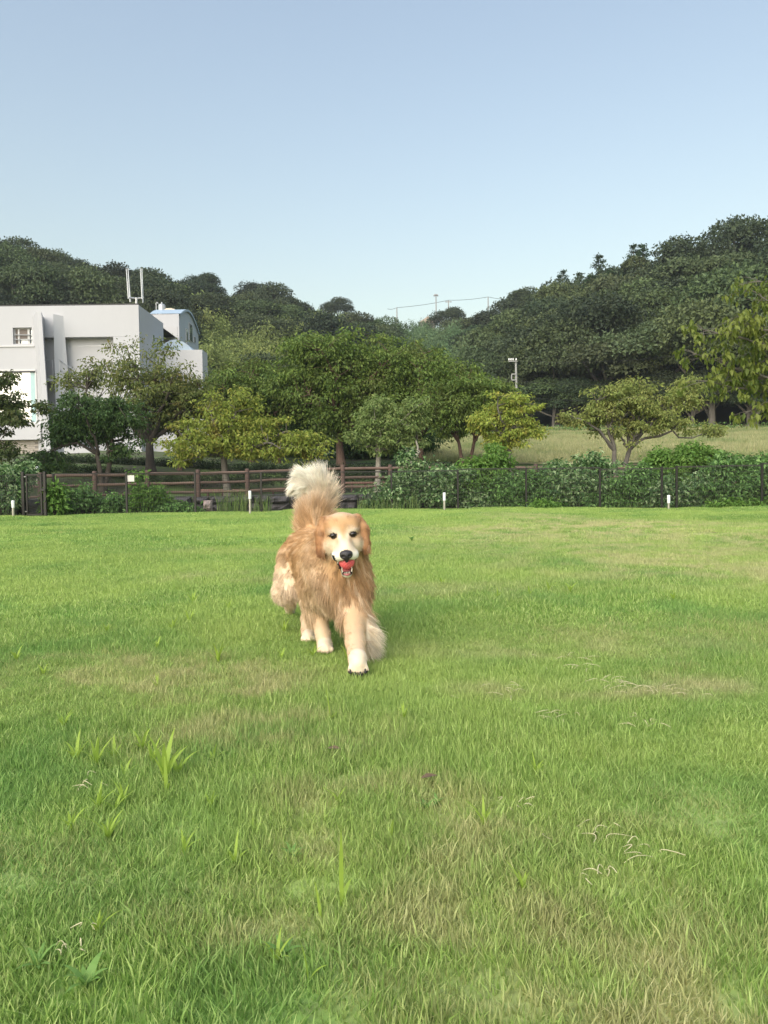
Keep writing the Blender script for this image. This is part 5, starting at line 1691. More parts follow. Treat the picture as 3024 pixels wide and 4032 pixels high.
# neck and ruff
fd.cone(DZ(760, 930, 3.70), hp(0, -7, -1), .120, .085, NECK, .05)
fd.cone(DZ(835, 1120, 3.54), hp(0, -7, -9), .098, .080, NECK, .05)
fd.ell(DZ(680, 1040, 3.60), (.10, .10, .13), NECK, .06)
fd.ell(DZ(985, 1130, 3.55), (.055, .08, .12), NECK, .05)
# head
fd.ell(hp(0, -5, 2.2), rr_(7.6, 8.5, 6.6), HEAD, .02, HR)
fd.ell(hp(0, -5, 4.3), rr_(5.2, 7.0, 5.3), HEAD, .03, HR)
fd.ell(hp(-4.2, -3.5, 4.6), rr_(4.2, 5.5, 3.9), HEAD, .02, HR); fd.ell(hp(4.2, -3.5, 4.6), rr_(4.2, 5.5, 3.9), HEAD, .02, HR)
for s in (-1, 1):
    fd.ell(hp(s * 4.2, .6, 2.2), rr_(3.0, 2.6, 2.0), HEAD, .015, HR)          # brow
    fd.ell(hp(s * 5.6, -2.6, -3.8), rr_(3.5, 5.0, 4.6), HEAD, .025, HR)       # cheek
    fd.ell(hp(s * 3.0, 5.4, -8.6), rr_(3.1, 4.6, 2.9), MUZ, .012, HR)         # flews
    # ears: set on at the top of the skull side, hanging flat
    fd.cone(hp(s * 7.4, -5.0, 7.0), hp(s * 9.7, -3.4, 2.0), .019, .024, EAR, .010)
    fd.cone(hp(s * 9.7, -3.4, 2.0), hp(s * 10.0, -2.0, -6.8), .024, .019, EAR, .006)
    fd.cone(hp(s * 10.3, -4.8, 1.5), hp(s * 10.5, -4.0, -6.0), .021, .017, EAR, .008)
fd.cone(hp(0, -.5, -1.6), hp(0, 8.2, -6.9), .035, .030, MUZ, .02)
fd.cone(hp(0, 0, -4.5), hp(0, 7.6, -8.0), .044, .036, MUZ, .015)
# lower jaw, dropped open
fd.cone(hp(0, -3, -9.5), hp(.2, 5.2, -16.4), .038, .025, JAW, .012)
fd.ell(hp(.1, 5.6, -13.0), rr_(3.3, 6.5, 2.9), MOUTH, .006, HR, cut=True)
# forelegs: the picture's left one bears weight, the right one reaches out
fd.cone(DZ(600, 1230, 3.64), DZ(615, 1490, 3.70), .075, .050, CHEST, .05)
fd.cone(DZ(615, 1490, 3.70), DZ(668, 1720, 3.645), .047, .034, LEG, .03)
fd.cone(DZ(668, 1720, 3.645), DZ(684, 1835, 3.62), .034, .036, LEG, .02)
def paw(c, fwd, w, tgp=PAW):
    fwd = np.array(fwd, float); fwd /= np.linalg.norm(fwd)
    sd = np.cross(fwd, [0, 0, 1]); sd /= np.linalg.norm(sd)
    fd.cone(c - fwd * .018, c + fwd * .012, w * .92, w * .80, tgp, .015)
    for i, q in enumerate((-1.05, -.37, .37, 1.05)):
        e = c + sd * q * w * .72 + fwd * (.030 if abs(q) < .5 else .020) + np.array([0, 0, -.006])
        fd.cone(c + sd * q * w * .5, e + fwd * .006, w * .38, w * .34, tgp, .003)
pz = lambda zx, d, z: np.array([DZ(zx, 1860, d)[0], d, z])
paw(pz(690, 3.585, .034), (.06, -1, -.1), .038)
fd.cone(DZ(955, 1240, 3.54), DZ(955, 1530, 3.47), .074, .056, CHEST, .05)
fd.cone(DZ(968, 1530, 3.47), DZ(980, 1790, 3.29), .054, .040, LEG, .03)
fd.cone(DZ(980, 1790, 3.29), DZ(1000, 1950, 3.17), .040, .038, LEG, .02)
paw(DZ(1006, 1985, 3.145), (.05, -.75, -.66), .040)
fd.ell(DZ(1105, 1750, 3.43), (.030, .05, .070), FEATH, .03)
fd.ell(DZ(1040, 1600, 3.46), (.030, .045, .055), FEATH, .03)
# hind legs: the left one of the picture swings back, the other steps under the belly
fd.cone(DZ(420, 1010, 4.13), DZ(318, 1300, 4.04), .108, .068, THIGH, .05)
fd.cone(DZ(318, 1300, 4.04), DZ(345, 1330, 4.42), .052, .034, LEG, .03)
fd.cone(DZ(345, 1330, 4.42), DZ(350, 1440, 4.60), .032, .032, LEG, .02)
fd.cone(DZ(350, 1440, 4.60), DZ(352, 1500, 4.66), .034, .028, PAW, .02)
fd.cone(DZ(640, 1050, 4.12), DZ(575, 1400, 3.96), .10, .058, THIGH, .05)
fd.cone(DZ(575, 1400, 3.96), DZ(515, 1560, 4.08), .050, .034, LEG, .03)
fd.cone(DZ(515, 1560, 4.08), DZ(515, 1725, 3.93), .033, .032, LEG, .02)
paw(pz(527, 3.845, .034), (.05, -1, -.1), .036)
# tail
tl = [(560, 700, 4.27, .075), (580, 545, 4.33, .070), (620, 430, 4.37, .060), (605, 345, 4.38, .064), (565, 275, 4.38, .062), (495, 255, 4.37, .050), (430, 285, 4.36, .030)]
TL = [DZ(a, b, c) for a, b, c, _ in tl]
for i in range(len(tl) - 1): fd.cone(TL[i], TL[i + 1], tl[i][3], tl[i + 1][3], TAIL, .03)
DV, DF, DT = fd.surface()
# vertex neighbours, for smoothing of what is painted and combed
E = np.concatenate([DF[:, [0, 1]], DF[:, [1, 2]], DF[:, [2, 3]], DF[:, [3, 0]]])
E = np.concatenate([E, E[:, ::-1]])
deg = np.bincount(E[:, 0], minlength=len(DV))[:, None]
def smooth_v(a, it=1):
    a = np.asarray(a, float)
    if a.ndim == 1: a = a[:, None]
    for _ in range(it):
        b = np.stack([np.bincount(E[:, 0], weights=a[E[:, 1], i], minlength=len(DV)) for i in range(a.shape[1])], -1)
        a = .5 * a + .5 * b / np.maximum(deg, 1)
    return a
DV = smooth_v(DV, 2)
fn = np.cross(DV[DF[:, 2]] - DV[DF[:, 0]], DV[DF[:, 3]] - DV[DF[:, 1]])
DN = np.zeros_like(DV)
for i in range(4): 
    for q in range(3): DN[:, q] += np.bincount(DF[:, i], weights=fn[:, q], minlength=len(DV))
DN /= np.linalg.norm(DN, axis=1, keepdims=True) + 1e-12
if (DN * (DV - DV.mean(0))).sum() < 0: DN = -DN; DF = DF[:, ::-1]

# coat: colour, length, direction of lie and lift at every vertex
GOLD, DEEP, RUST, CREAM, PALE, WHITE = [np.array(c) for c in ((.50, .300, .145), (.34, .185, .085), (.36, .175, .080), (.66, .51, .355), (.78, .67, .52), (.86, .79, .69))]
SKIN = np.array((.012, .010, .010)); GUM = np.array((.05, .018, .018))
L_ = (DV - HO) @ HR * 100                     # head coordinates, cm
def g_(c, r): 
    return np.exp(-(((L_ - np.array(c)) / np.array(r)) ** 2).sum(1))
mixc = lambda a, b, w: a * (1 - w[:, None]) + b * w[:, None]
nV = len(DV)
col = np.tile(GOLD, (nV, 1)); ln = np.full(nV, .035); lift = np.full(nV, .12); flow = np.tile([0., .3, -1.], (nV, 1))
isin = lambda *t: np.isin(DT, t)
axis = (rump - ribs) / np.linalg.norm(rump - ribs)
# trunk
m = isin(TORSO)
flow[m] = axis * .8 + np.array([-.15, 0, -.75]); ln[m] = .042
col[m] = GOLD
m = isin(CHEST)
flow[m] = np.array([0, .25, -1.]); ln[m] = .050; lift[m] = .17
col[m] = GOLD
m = isin(NECK)
flow[m] = np.array([0, .35, -1.]) ; ln[m] = .050; lift[m] = .17
col[m] = GOLD
low = sstep(.42, .20, DV[:, 2])
m = isin(TORSO, CHEST)
col[m] = mixc(col, CREAM, low * .55)[m]
ln[m] += (.030 * low)[m]
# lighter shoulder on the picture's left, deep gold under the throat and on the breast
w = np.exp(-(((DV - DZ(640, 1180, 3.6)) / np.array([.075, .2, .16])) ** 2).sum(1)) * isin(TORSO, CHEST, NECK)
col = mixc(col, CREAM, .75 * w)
w = np.exp(-(((DV - DZ(800, 1180, 3.45)) / np.array([.11, .16, .10])) ** 2).sum(1)) * isin(TORSO, CHEST, NECK)
col = mixc(col, DEEP, .45 * w)
w = np.exp(-(((DV - DZ(370, 880, 4.05)) / np.array([.08, .3, .16])) ** 2).sum(1)) * isin(TORSO, THIGH)
col = mixc(col, DEEP, .5 * w)
w = np.exp(-(((DV - DZ(1000, 1230, 3.48)) / np.array([.09, .12, .12])) ** 2).sum(1)) * isin(CHEST, NECK)
col = mixc(col, RUST, .25 * w)
# limbs
m = isin(LEG); col[m] = mixc(np.tile(GOLD, (nV, 1)), CREAM, .35 + .45 * sstep(.22, .06, DV[:, 2]))[m]; ln[m] = .015; flow[m] = [0, .15, -1.]; lift[m] = .12
m = isin(PAW); col[m] = (CREAM * .5 + PALE * .5); ln[m] = .010; flow[m] = [0, -.6, -.7]; lift[m] = .2
m = isin(THIGH); ln[m] = .048; flow[m] = np.array([-.12, .45, -.95]); lift[m] = .17
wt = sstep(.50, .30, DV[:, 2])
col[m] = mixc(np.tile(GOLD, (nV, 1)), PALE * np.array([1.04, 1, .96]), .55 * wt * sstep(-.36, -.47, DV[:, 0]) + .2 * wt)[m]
m = isin(FEATH); ln[m] = .075; flow[m] = np.array([.55, .25, -.8]); lift[m] = .26
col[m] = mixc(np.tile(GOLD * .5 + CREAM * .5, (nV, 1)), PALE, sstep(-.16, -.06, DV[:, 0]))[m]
back = isin(LEG) & (DV[:, 1] > 3.35) & (DV[:, 1] < 3.6) & (DN[:, 1] > .2) & (DV[:, 0] > -.2)
ln[back] = .075; lift[back] = .5; flow[back] = [.5, .4, -.6]
# tail: hair sweeps along the tail and away from it
TLp = np.concatenate([TL[i] + (TL[i + 1] - TL[i]) * t for i in range(6) for t in np.linspace(0, 1, 8)[:, None, None]]).reshape(-1, 3)
m = np.where(isin(TAIL))[0]
if len(m):
    k = np.argmin(np.linalg.norm(DV[m][:, None] - TLp[None], axis=2), axis=1)
    tg_ = np.gradient(TLp, axis=0); tg_ /= np.linalg.norm(tg_, axis=1, keepdims=True) + 1e-9
    rad_ = DV[m] - TLp[k]; rad_ /= np.linalg.norm(rad_, axis=1, keepdims=True) + 1e-9
    s_ = k / len(TLp)
    flow[m] = tg_[k] * 1.0 + rad_ * .35 + np.array([-.25, 0, -.10])
    ln[m] = (.085 + .015 * np.minimum(1, s_ * 2.2)) * (1 - .35 * sstep(.55, .95, s_))
    lift[m] = .36 - .06 * s_
    w = sstep(.05, .60, s_ + .10 * np.clip(-rad_[:, 0], -1, 1))
    tc = GOLD * .25 + CREAM * .75
    col[m] = (GOLD * (1 - sstep(0, .22, s_))[:, None] + tc * sstep(0, .22, s_)[:, None]) * (1 - w[:, None]) + (np.array((.93, .86, .74))) * w[:, None]
# head
hm = isin(HEAD, MUZ, JAW)
x_, y_, z_ = L_.T
hc = np.tile(GOLD, (nV, 1))
hc = mixc(hc, PALE, .75 * sstep(-.2, -3.2, z_ + .15 * np.abs(x_)) * sstep(-5, -1, y_))
hc = mixc(hc, RUST, .55 * sstep(4.8, 7.6, np.abs(x_)) * sstep(-5.5, 0, z_))
for s in (-1, 1):
    hc = mixc(hc, WHITE, np.clip(.95 * g_((s * 4.5, 2, 1.5), (2.6, 4, .9)), 0, 1))
    hc = mixc(hc, PALE, np.clip(.5 * g_((s * 3.4, 2, 2.7), (1.8, 4, 1.1)), 0, 1))
    hc = mixc(hc, PALE, np.clip(1.1 * g_((s * 2.0, 3, -.4), (1.1, 5, 2.6)), 0, 1))
    hc = mixc(hc, CREAM, np.clip(.9 * g_((s * 3.2, 4, -4.4), (1.1, 5, 2.0)), 0, 1))
hc = mixc(hc, PALE * np.array([1, .93, .88]), np.clip(1.0 * g_((0, 6, -4.4), (1.6, 6, 2.2)), 0, 1))
for s in (-1, 1):
    hc = mixc(hc, CREAM * .82, np.clip(.9 * g_((s * 6.0, 0, -3.2), (2.2, 6, 2.4)), 0, 1))
    hc = mixc(hc, GOLD * .9, np.clip(.7 * g_((s * 6.8, 0, .6), (1.6, 6, 2.4)), 0, 1))
hc = mixc(hc, WHITE, sstep(-6.3, -8.0, z_) * sstep(-1, 3, y_))
hc = mixc(hc, GOLD, np.clip(1.1 * g_((0, 0, 3.4), (1.9, 8, 2.6)), 0, 1))
hc = mixc(hc, PALE, .35 * sstep(6.5, 9.8, z_))
col[hm] = hc[hm]
ln[hm] = (.014 + .020 * sstep(2.5, -4, y_) * sstep(3, 7.5, np.abs(x_)))[hm]
fv = DV - hp(0, 12, -5); flow[hm] = (fv / np.linalg.norm(fv, axis=1, keepdims=True))[hm]
lift[hm] = .16
m = isin(MUZ); ln[m] = .006
m = isin(JAW); ln[m] = .008; col[m] = WHITE * .95
m = isin(JAW) & (y_ < 0); col[m] = GOLD; ln[m] = .05; flow[m] = [0, .2, -1.]
m = isin(EAR); col[m] = mixc(np.tile(RUST, (nV, 1)), GOLD, .5 * sstep(-2, 6, z_))[m]; ln[m] = (.022 + .016 * sstep(0, -7, z_))[m]; flow[m] = [0, -.1, -1.]; lift[m] = .16
col = smooth_v(col, 3); ln = smooth_v(ln, 4)[:, 0]; lift = smooth_v(lift, 4)[:, 0]; flow = smooth_v(flow, 5)
# bare skin: lips, mouth, eye rims, pads
inm = ((x_ / 3.2) ** 2 + ((y_ - 5.4) / 6.4) ** 2 + ((z_ + 13.0) / 2.95) ** 2 < 1.16) & hm | (DT == MOUTH)
ln[inm] = 0; col[inm] = GUM
lip = (((x_ / 3.7) ** 2 + ((y_ - 5.4) / 6.9) ** 2 + ((z_ + 13.0) / 3.4) ** 2 < 1.12) & hm & ~inm)
ln[lip] = 0; col[lip] = SKIN
ll = (DT == JAW) & (y_ > 2) & (z_ < -14.5) & (z_ > -17.6) & (DN @ HR[:, 1] > .25) & ~inm
ln[ll] = 0; col[ll] = SKIN
EYE = {}
for s in (-1, 1):
    ex, ez = s * 4.35, .0
    dd = np.hypot(x_ - ex, z_ - ez)
    cand = np.where((dd < .8) & hm & (y_ > -4))[0]
    ey = L_[cand, 1].max()
    EYE[s] = (ex, ey, ez)
    rim = (((x_ - ex) / 1.85) ** 2 + ((z_ - ez) / 1.35) ** 2 < 1) & (y_ > -4) & hm
    ln[rim] = 0; col[rim] = SKIN
    ol = (((x_ - ex - s * 1.5) / 1.5) ** 2 + ((z_ - ez + .15) / .38) ** 2 < 1) & (y_ > -5) & hm
    col[ol] = col[ol] * .25; ln[ol] *= .4
    tr_ = np.exp(-(((x_ - s * 2.9) / .8) ** 2 + ((z_ + 2.3) / 1.6) ** 2)) * (y_ > -2) * hm
    col[:] = mixc(col, GOLD * .75, .55 * tr_)
for (ax_, az_), (bx2, bz2) in (((-5.5, -8.4), (-4.7, -10.6)), ((-4.7, -10.6), (-2.6, -15.0)), ((4.6, -11.0), (2.6, -15.0))):
    t_l = np.clip(((x_ - ax_) * (bx2 - ax_) + (z_ - az_) * (bz2 - az_)) / ((bx2 - ax_) ** 2 + (bz2 - az_) ** 2), 0, 1)
    dl = np.hypot(x_ - ax_ - t_l * (bx2 - ax_), z_ - az_ - t_l * (bz2 - az_))
    mm_ = (dl < .5) & hm & (y_ > -3.5)
    ln[mm_] = 0; col[mm_] = SKIN
padm = isin(PAW) & (DV[:, 1] < 3.2) & (DN[:, 2] < -.45)
col[padm] = SKIN * 2; ln[padm] = 0
nose_hide = (x_ ** 2 + (z_ + 8.2) ** 2 < 2.3 ** 2) & (y_ > 7) & hm
ln[nose_hide] = 0; col[nose_hide] = SKIN

def mat_coat(name, rough=.75):
    m, nt, N, L, b = new_mat(name)
    a = N.new('ShaderNodeAttribute'); a.attribute_name = 'coat'
    L.new(a.outputs['Color'], b.inputs['Base Color'])
    b.inputs['Roughness'].default_value = rough
    b.inputs['Specular IOR Level'].default_value = .25
    return m
dme = np_mesh('dog', DV, [DF], [mat_coat('dog_skin', .6)], True)
ca = dme.attributes.new('coat', 'FLOAT_COLOR', 'POINT')
ca.data.foreach_set('color', np.concatenate([col, np.ones((nV, 1))], 1).astype(np.float32).ravel())
dog = link('dog', dme)
tag(dog, 'golden retriever with a white face trotting over the lawn towards the camera', 'dog')

# fur: combed strands
rf = np.random.default_rng(9)
tri = np.concatenate([DF[:, [0, 1, 2]], DF[:, [0, 2, 3]]])
ar = np.linalg.norm(np.cross(DV[tri[:, 1]] - DV[tri[:, 0]], DV[tri[:, 2]] - DV[tri[:, 0]]), axis=1) * .5
tl_ = ln[tri].mean(1)
wgt = ar * np.where(tl_ < .003, 0, np.clip(.012 / np.maximum(tl_, .004), .45, 1.6) ** .5)
NS = 170000
pick = rf.choice(len(tri), NS, p=wgt / wgt.sum())
b1 = rf.random((NS, 1)); b2 = rf.random((NS, 1)); sw_ = b1 + b2 > 1; b1 = np.where(sw_, 1 - b1, b1); b2 = np.where(sw_, 1 - b2, b2)
bc = np.concatenate([1 - b1 - b2, b1, b2], 1)
ip = lambda a: (a[tri[pick]] * bc.reshape(NS, 3, *([1] * (a.ndim - 1)))).sum(1)
rp, rn, rl, rfl, rlf, rc = ip(DV), ip(DN), ip(ln), ip(flow), ip(lift), ip(col)
rn /= np.linalg.norm(rn, axis=1, keepdims=True)
tng = rfl - rn * (rfl * rn).sum(1, keepdims=True)
tng /= np.linalg.norm(tng, axis=1, keepdims=True) + 1e-6
# locks: strands near each other lean the same way
def lock(p, f, s):
    q = p * f
    return np.stack([np.sin(q[:, 0] + 1.7 * np.sin(q[:, 1] * .8 + s) + 2.1 * q[:, 2]), np.sin(q[:, 1] * 1.1 + 1.3 * np.sin(q[:, 2] + 2 * s) + q[:, 0]), np.sin(q[:, 2] * .9 + 1.9 * np.sin(q[:, 0] * .7 + 3 * s) - q[:, 1])], -1)
lk = lock(rp, 75, .3) * .14 + lock(rp, 210, 1.1) * .08
long_ = np.clip(rl / .05, 0, 1)[:, None]
d0 = tng * (1 - rlf[:, None]) + rn * rlf[:, None] + lk * long_ + rf.normal(size=(NS, 3)) * .07
d0 /= np.linalg.norm(d0, axis=1, keepdims=True)
d1 = d0 + tng * .35 - rn * .18 * (1 - long_ * .3) + np.array([0, 0, -.18]) * long_ + lk * .6 * long_ + rf.normal(size=(NS, 3)) * .05 * long_
d1 /= np.linalg.norm(d1, axis=1, keepdims=True)
Ls = rl * (.55 + .6 * rf.random(NS)) * (1 + .25 * np.sin(lk[:, 0] * 9))
t5 = np.linspace(0, 1, 5)
K = rp[:, None] - rn[:, None] * .002 + Ls[:, None, None] * (d0[:, None] * (t5 - .5 * t5 ** 2)[None, :, None] + d1[:, None] * (.5 * t5 ** 2)[None, :, None])
K[:, :, 2] = np.maximum(K[:, :, 2], .004)
hc_ = bpy.data.hair_curves.new('fur')
hc_.add_curves([5] * NS)
hc_.points.foreach_set('position', K.astype(np.float32).ravel())
base_r = (.00050 + .00035 * np.clip(rl / .07, 0, 1))[:, None] * np.array([1, .95, .8, .55, .12])[None]
hc_.points.foreach_set('radius', base_r.astype(np.float32).ravel())
pt_ = lock(rp * np.array([1, .6, .35]), 60, 2.0)[:, 0:1] * .5 + lock(rp * np.array([1, .7, .35]), 150, .7)[:, 1:2] * .5          # darker and paler locks in the coat
shade = (.80 + .36 * rf.random((NS, 1))) * (1 + .20 * pt_ * (.55 + .45 * long_))
rc = rc + (np.array(PALE) - rc) * np.clip(pt_ - .10, 0, 1) * .38 * long_
fc = np.clip(rc * shade, 0, .95)
at = hc_.attributes.new('coat', 'FLOAT_COLOR', 'CURVE')
at.data.foreach_set('color', np.concatenate([fc, np.ones((NS, 1))], 1).astype(np.float32).ravel())
mc = mat_coat('dog_fur', .55)
hc_.materials.append(mc)
fur = link('fur', hc_, dog)

# eyes, nose, teeth, tongue
def blob_mesh(name, build, lo, hi, h, mat, it=1):
    q = Field(lo, hi, h); build(q)
    V, F, _ = q.surface()
    return V, F
M_EYE = mat_plain('eye_brown_black', (.010, .006, .004), .06)
M_NOSE = mat_plain('nose_black', (.018, .016, .018), .38, (.030, .026, .028), 400, .25)
M_TONG = mat_plain('tongue_pink', (.26, .07, .07), .35, (.34, .11, .10), 120, .2)
M_TOOTH = mat_plain('tooth', (.66, .60, .48), .3)
def sphere(c, rad, n=14, sq=(1, 1, 1), R=None):
    th = np.linspace(0, math.pi, n); ph = np.arange(2 * n) * math.pi / n
    v = np.stack([np.outer(np.sin(th), np.cos(ph)), np.outer(np.sin(th), np.sin(ph)), np.outer(np.cos(th), np.ones(2 * n))], -1).reshape(-1, 3) * rad * np.array(sq)
    if R is not None: v = v @ R.T
    i = np.arange(n - 1)[:, None] * 2 * n; k = np.arange(2 * n)[None]; k2 = (k + 1) % (2 * n)
    f = np.stack([i + k, i + 2 * n + k, i + 2 * n + k2, i + k2], -1).reshape(-1, 4)
    return v + np.array(c), f
for s in (-1, 1):
    ex, ey, ez = EYE[s]
    v, f = sphere(hp(ex, ey - .35, ez), .0120, 14, (1.25, .9, 1.0), HR)
    Geo().add(v, f).build('eye', M_EYE, dog, smooth=True)
def nose_b(q):
    q.ell((0, 0, 0), (.028, .017, .020), 1, .01)
    q.ell((0, -.002, .008), (.026, .018, .013), 1, .01)
    q.cone((0, .004, -.006), (0, .001, -.026), .014, .007, 1, .01)
    for s in (-1, 1): q.ell((s * .014, .018, -.004), (.007, .010, .005), 1, .003, cut=True)
    q.ell((0, .022, -.016), (.0025, .008, .014), 1, .003, cut=True)
V, F = blob_mesh('nose', nose_b, (-.04, -.03, -.04), (.04, .03, .03), .0022, M_NOSE)
Geo().add(V @ HR.T + hp(.1, 10.6, -8.3), F).build('nose', M_NOSE, dog, smooth=True)
v, f = sphere(hp(.15, 4.6, -15.4), .01, 12, (2.2, 4.2, .8), HR @ np.array(Matrix.Rotation(math.radians(-32), 3, 'X')))
Geo().add(v, f).build('tongue', M_TONG, dog, smooth=True)
for s in (-1, 1):
    Geo().tube([hp(s * 2.0 + .2, 6.7, -16.0), hp(s * 2.2 + .2, 7.0, -14.8), hp(s * 2.15 + .2, 7.0, -13.6)], [.0030, .0024, .0006], 8).build('canine_tooth', M_TOOTH, dog, smooth=True)
for q in (-1.0, -.35, .35, 1.0):
    Geo().tube([hp(q + .2, 7.5, -16.6), hp(q + .2, 7.7, -15.9)], [.0018, .0012], 6).build('incisor_tooth', M_TOOTH, dog, smooth=True)
# claws and toe pads of the lifted paw
pc = DZ(1006, 1985, 3.145)
M_PAD = mat_plain('paw_pad', (.035, .026, .022), .7, (.06, .045, .038), 150, .3)
for q in (-1.05, -.37, .37, 1.05):
    c_ = pc + np.array([q * .029, -.030 if abs(q) < .5 else -.022, -.044 if abs(q) < .5 else -.034])
    v, f = sphere(c_, .0105, 8, (1, 1, .8)); Geo().add(v, f).build('toe_pad', M_PAD, dog, smooth=True)
    Geo().tube([c_ + np.array([0, -.006, .012]), c_ + np.array([0, -.016, .004]), c_ + np.array([0, -.020, -.004])], [.004, .003, .0008], 6).build('claw', M_NOSE, dog, smooth=True)
# the ball between its jaws
BR = .0325
v, f = sphere((0, 0, 0), BR, 40)
k = np.arange(150)
fib = np.stack([np.sqrt(1 - (1 - 2 * (k + .5) / 150) ** 2) * np.cos(2.39996 * k), np.sqrt(1 - (1 - 2 * (k + .5) / 150) ** 2) * np.sin(2.39996 * k), 1 - 2 * (k + .5) / 150], -1)
u_ = v / np.linalg.norm(v, axis=1, keepdims=True)
dm = np.max(u_ @ fib.T, axis=1)
v = u_ * (BR + .0028 * sstep(.991, .9985, dm))[:, None]
M_BALL = mat_plain('coral_rubber', (.72, .10, .115), .4, (.78, .15, .16), 60)
bc_ = hp(.5, 5.6, -11.6)
ball = Geo().add(v, f).build('ball', M_BALL, smooth=True, loc=tuple(bc_))
tag(ball, 'coral pink rubber ball with small nubs held in the open mouth of the dog', 'ball')

# ------------------------------------------------------------------ weeds, straws and dead leaves in the lawn
def gpt(px, py):
    x, y, *_ = patch_at(px, py, 1, 1, 1)
    for _ in range(3):
        q = P(px, py, y); dz = float(lawn_z(q.x, y)) - q.z
        y = y + dz * -y / (CAM_H) * .8 if False else y
    return Vector((x, y, float(lawn_z(x, y))))
M_WEED = mat_leaf('weed_blade', [(.40, .54, .09), (.46, .59, .11), (.34, .48, .075), (.54, .58, .14)], .45)
M_STRAW = mat_plain('dry_straw', (.46, .42, .24), .8, (.56, .51, .33), 40)
M_DEAD = mat_plain('dead_leaf', (.085, .055, .035), .8, (.13, .085, .05), 60)
M_BROAD = mat_leaf('broad_weed_leaf', [(.16, .30, .07), (.21, .36, .09)], .35)
rw = np.random.default_rng(31)
def blade_strip(base, az, L, w, bend, n=6):
    t = np.linspace(0, 1, n)
    wd = w * np.array([.55, .9, 1., .85, .5, .02])
    d = np.array([math.cos(az), math.sin(az)]); s = np.array([-math.sin(az), math.cos(az)])
    v = []
    for a, q in zip(t, wd):
        r_ = L * (bend * a ** 1.7); z = L * a * math.sqrt(max(.05, 1 - (bend * .8) ** 2)) - .35 * bend * L * a ** 3
        c = np.array([base[0] + d[0] * r_, base[1] + d[1] * r_, base[2] + z])
        v += [c - np.array([s[0], s[1], 0]) * q / 2, c + np.array([s[0], s[1], .12]) * q / 2]
    f = [(2 * i, 2 * i + 1, 2 * i + 3, 2 * i + 2) for i in range(n - 1)]
    return np.array(v), np.array(f)
def weed(px, py, kind, size=1.0, own=None):
    b = gpt(px, py)
    lab, nb, L0, w0, mat = {'sprout': ('bright yellow green weed sprout with a few pointed blades standing up from the lawn', (5, 9), .075, .0075, M_WEED),
                            'tall': ('single tall bright green blade of coarse grass standing above the lawn', (2, 3), .15, .010, M_WEED),
                            'broad': ('low dark green broad leafed weed spread flat in the lawn', (6, 8), .055, .012, M_BROAD)}[kind]
    o = empty('weed', tuple(b), rw.random() * 6.28, label=lab, cat='weed', group={'sprout': 'weed sprouts in the lawn', 'tall': 'tall coarse blades in the lawn', 'broad': 'broad leafed weeds in the lawn'}[kind])
    if own: o['label'] = own
    k = int(rw.integers(*nb))
    for i in range(k):
        bend = (.25 + .5 * rw.random()) if kind != 'broad' else (.55 + .4 * rw.random())
        if kind == 'tall': bend = .12 + .25 * rw.random() if i == 0 else .6
        L = L0 * size * (.6 + .6 * rw.random()) * (1 if kind != 'tall' or i == 0 else .5)
        v, f = blade_strip((0, 0, 0), i * 6.283 / k + rw.random() * .8, L, w0 * size * (.8 + .4 * rw.random()), bend)
        Geo().add(v, f).build('leaf', mat, o)
for px, py, s in ((300, 3005, 1.1), (380, 3025, 1.3), (650, 3095, 1.8), (390, 3200, 1.2), (455, 3205, 1.3), (485, 3175, 1.1), (280, 3280, 1.2), (425, 3320, 1.2), (560, 2960, 1.1), (600, 3010, 1.2), (450, 2990, 1.1), (490, 3070, 1.1),
                  (65, 2605, 1.3), (170, 2660, 1.0), (860, 2620, 1.3), (385, 3690, 1.2), (725, 3370, 1.0), (925, 3410, 1.2), (1090, 3790, 1.3), (1370, 2605, 1.0), (1415, 2600, 1.0), (1230, 2590, 1.2), (1110, 2600, .9), (2085, 2345, 1.3),
                  (2160, 2330, 1.2), (2245, 2335, 1.3), (2650, 2370, 1.4), (680, 2490, 1.3), (1905, 3260, 1.4), (1590, 2850, .9), (2110, 3060, .9), (2060, 3520, 1.1), (830, 3190, 1.0), (620, 2720, .9), (1000, 3280, .9), (745, 2460, 1.3), (1120, 2500, 1.2), (420, 2500, 1.2), (760, 2380, 1.4), (900, 2410, 1.3), (620, 2560, 1.2), (250, 2870, 1.0), (1740, 2300, 1.2), (1960, 2360, 1.1), (1330, 3170, 1.0), (840, 3010, .8), (700, 3060, 1.0)):
    weed(px, py, 'sprout', s * (1.05 if py < 3150 else .75) * (.85 + .3 * rw.random()))
for px, py, s, t in ((1300, 2850, 1.0, 'tall bright blade of coarse grass standing below the dog'), (1345, 3560, 1.05, 'tallest bright blade of coarse grass near the bottom centre of the lawn'), (1260, 3620, .6, 'short bright blade left below the tallest bottom centre blade'),
                     (655, 3130, 1.0, 'tall forked bright blade among the weed sprouts at left'), (1540, 3310, .6, 'short bright blade on the dry patch at bottom centre'), (1215, 3870, .7, 'bright blade of coarse grass at the very bottom centre')):
    weed(px, py, 'tall', s, t)
for px, py, s, t in ((340, 3900, 1.2, 'largest broad leafed weed in the lower left corner of the lawn'), (150, 3820, .9, 'smaller broad leafed weed left of the largest one in the lower left corner'), (1150, 3370, .7, 'small clover like weed left of the bottom centre dry patch'),
                     (1680, 3190, .8, 'dark leafy weed just below the dead leaf near the dry patch'), (1720, 3170, .7, 'small dark weed right beside the leafy weed near the dry patch'), (1620, 2130, 2.5, 'dark green weed tuft on the far lawn right of the dog head'), (1110, 3760, .9, 'broad leafed weed near the bottom edge, left of centre')):
    weed(px, py, 'broad', s, t)
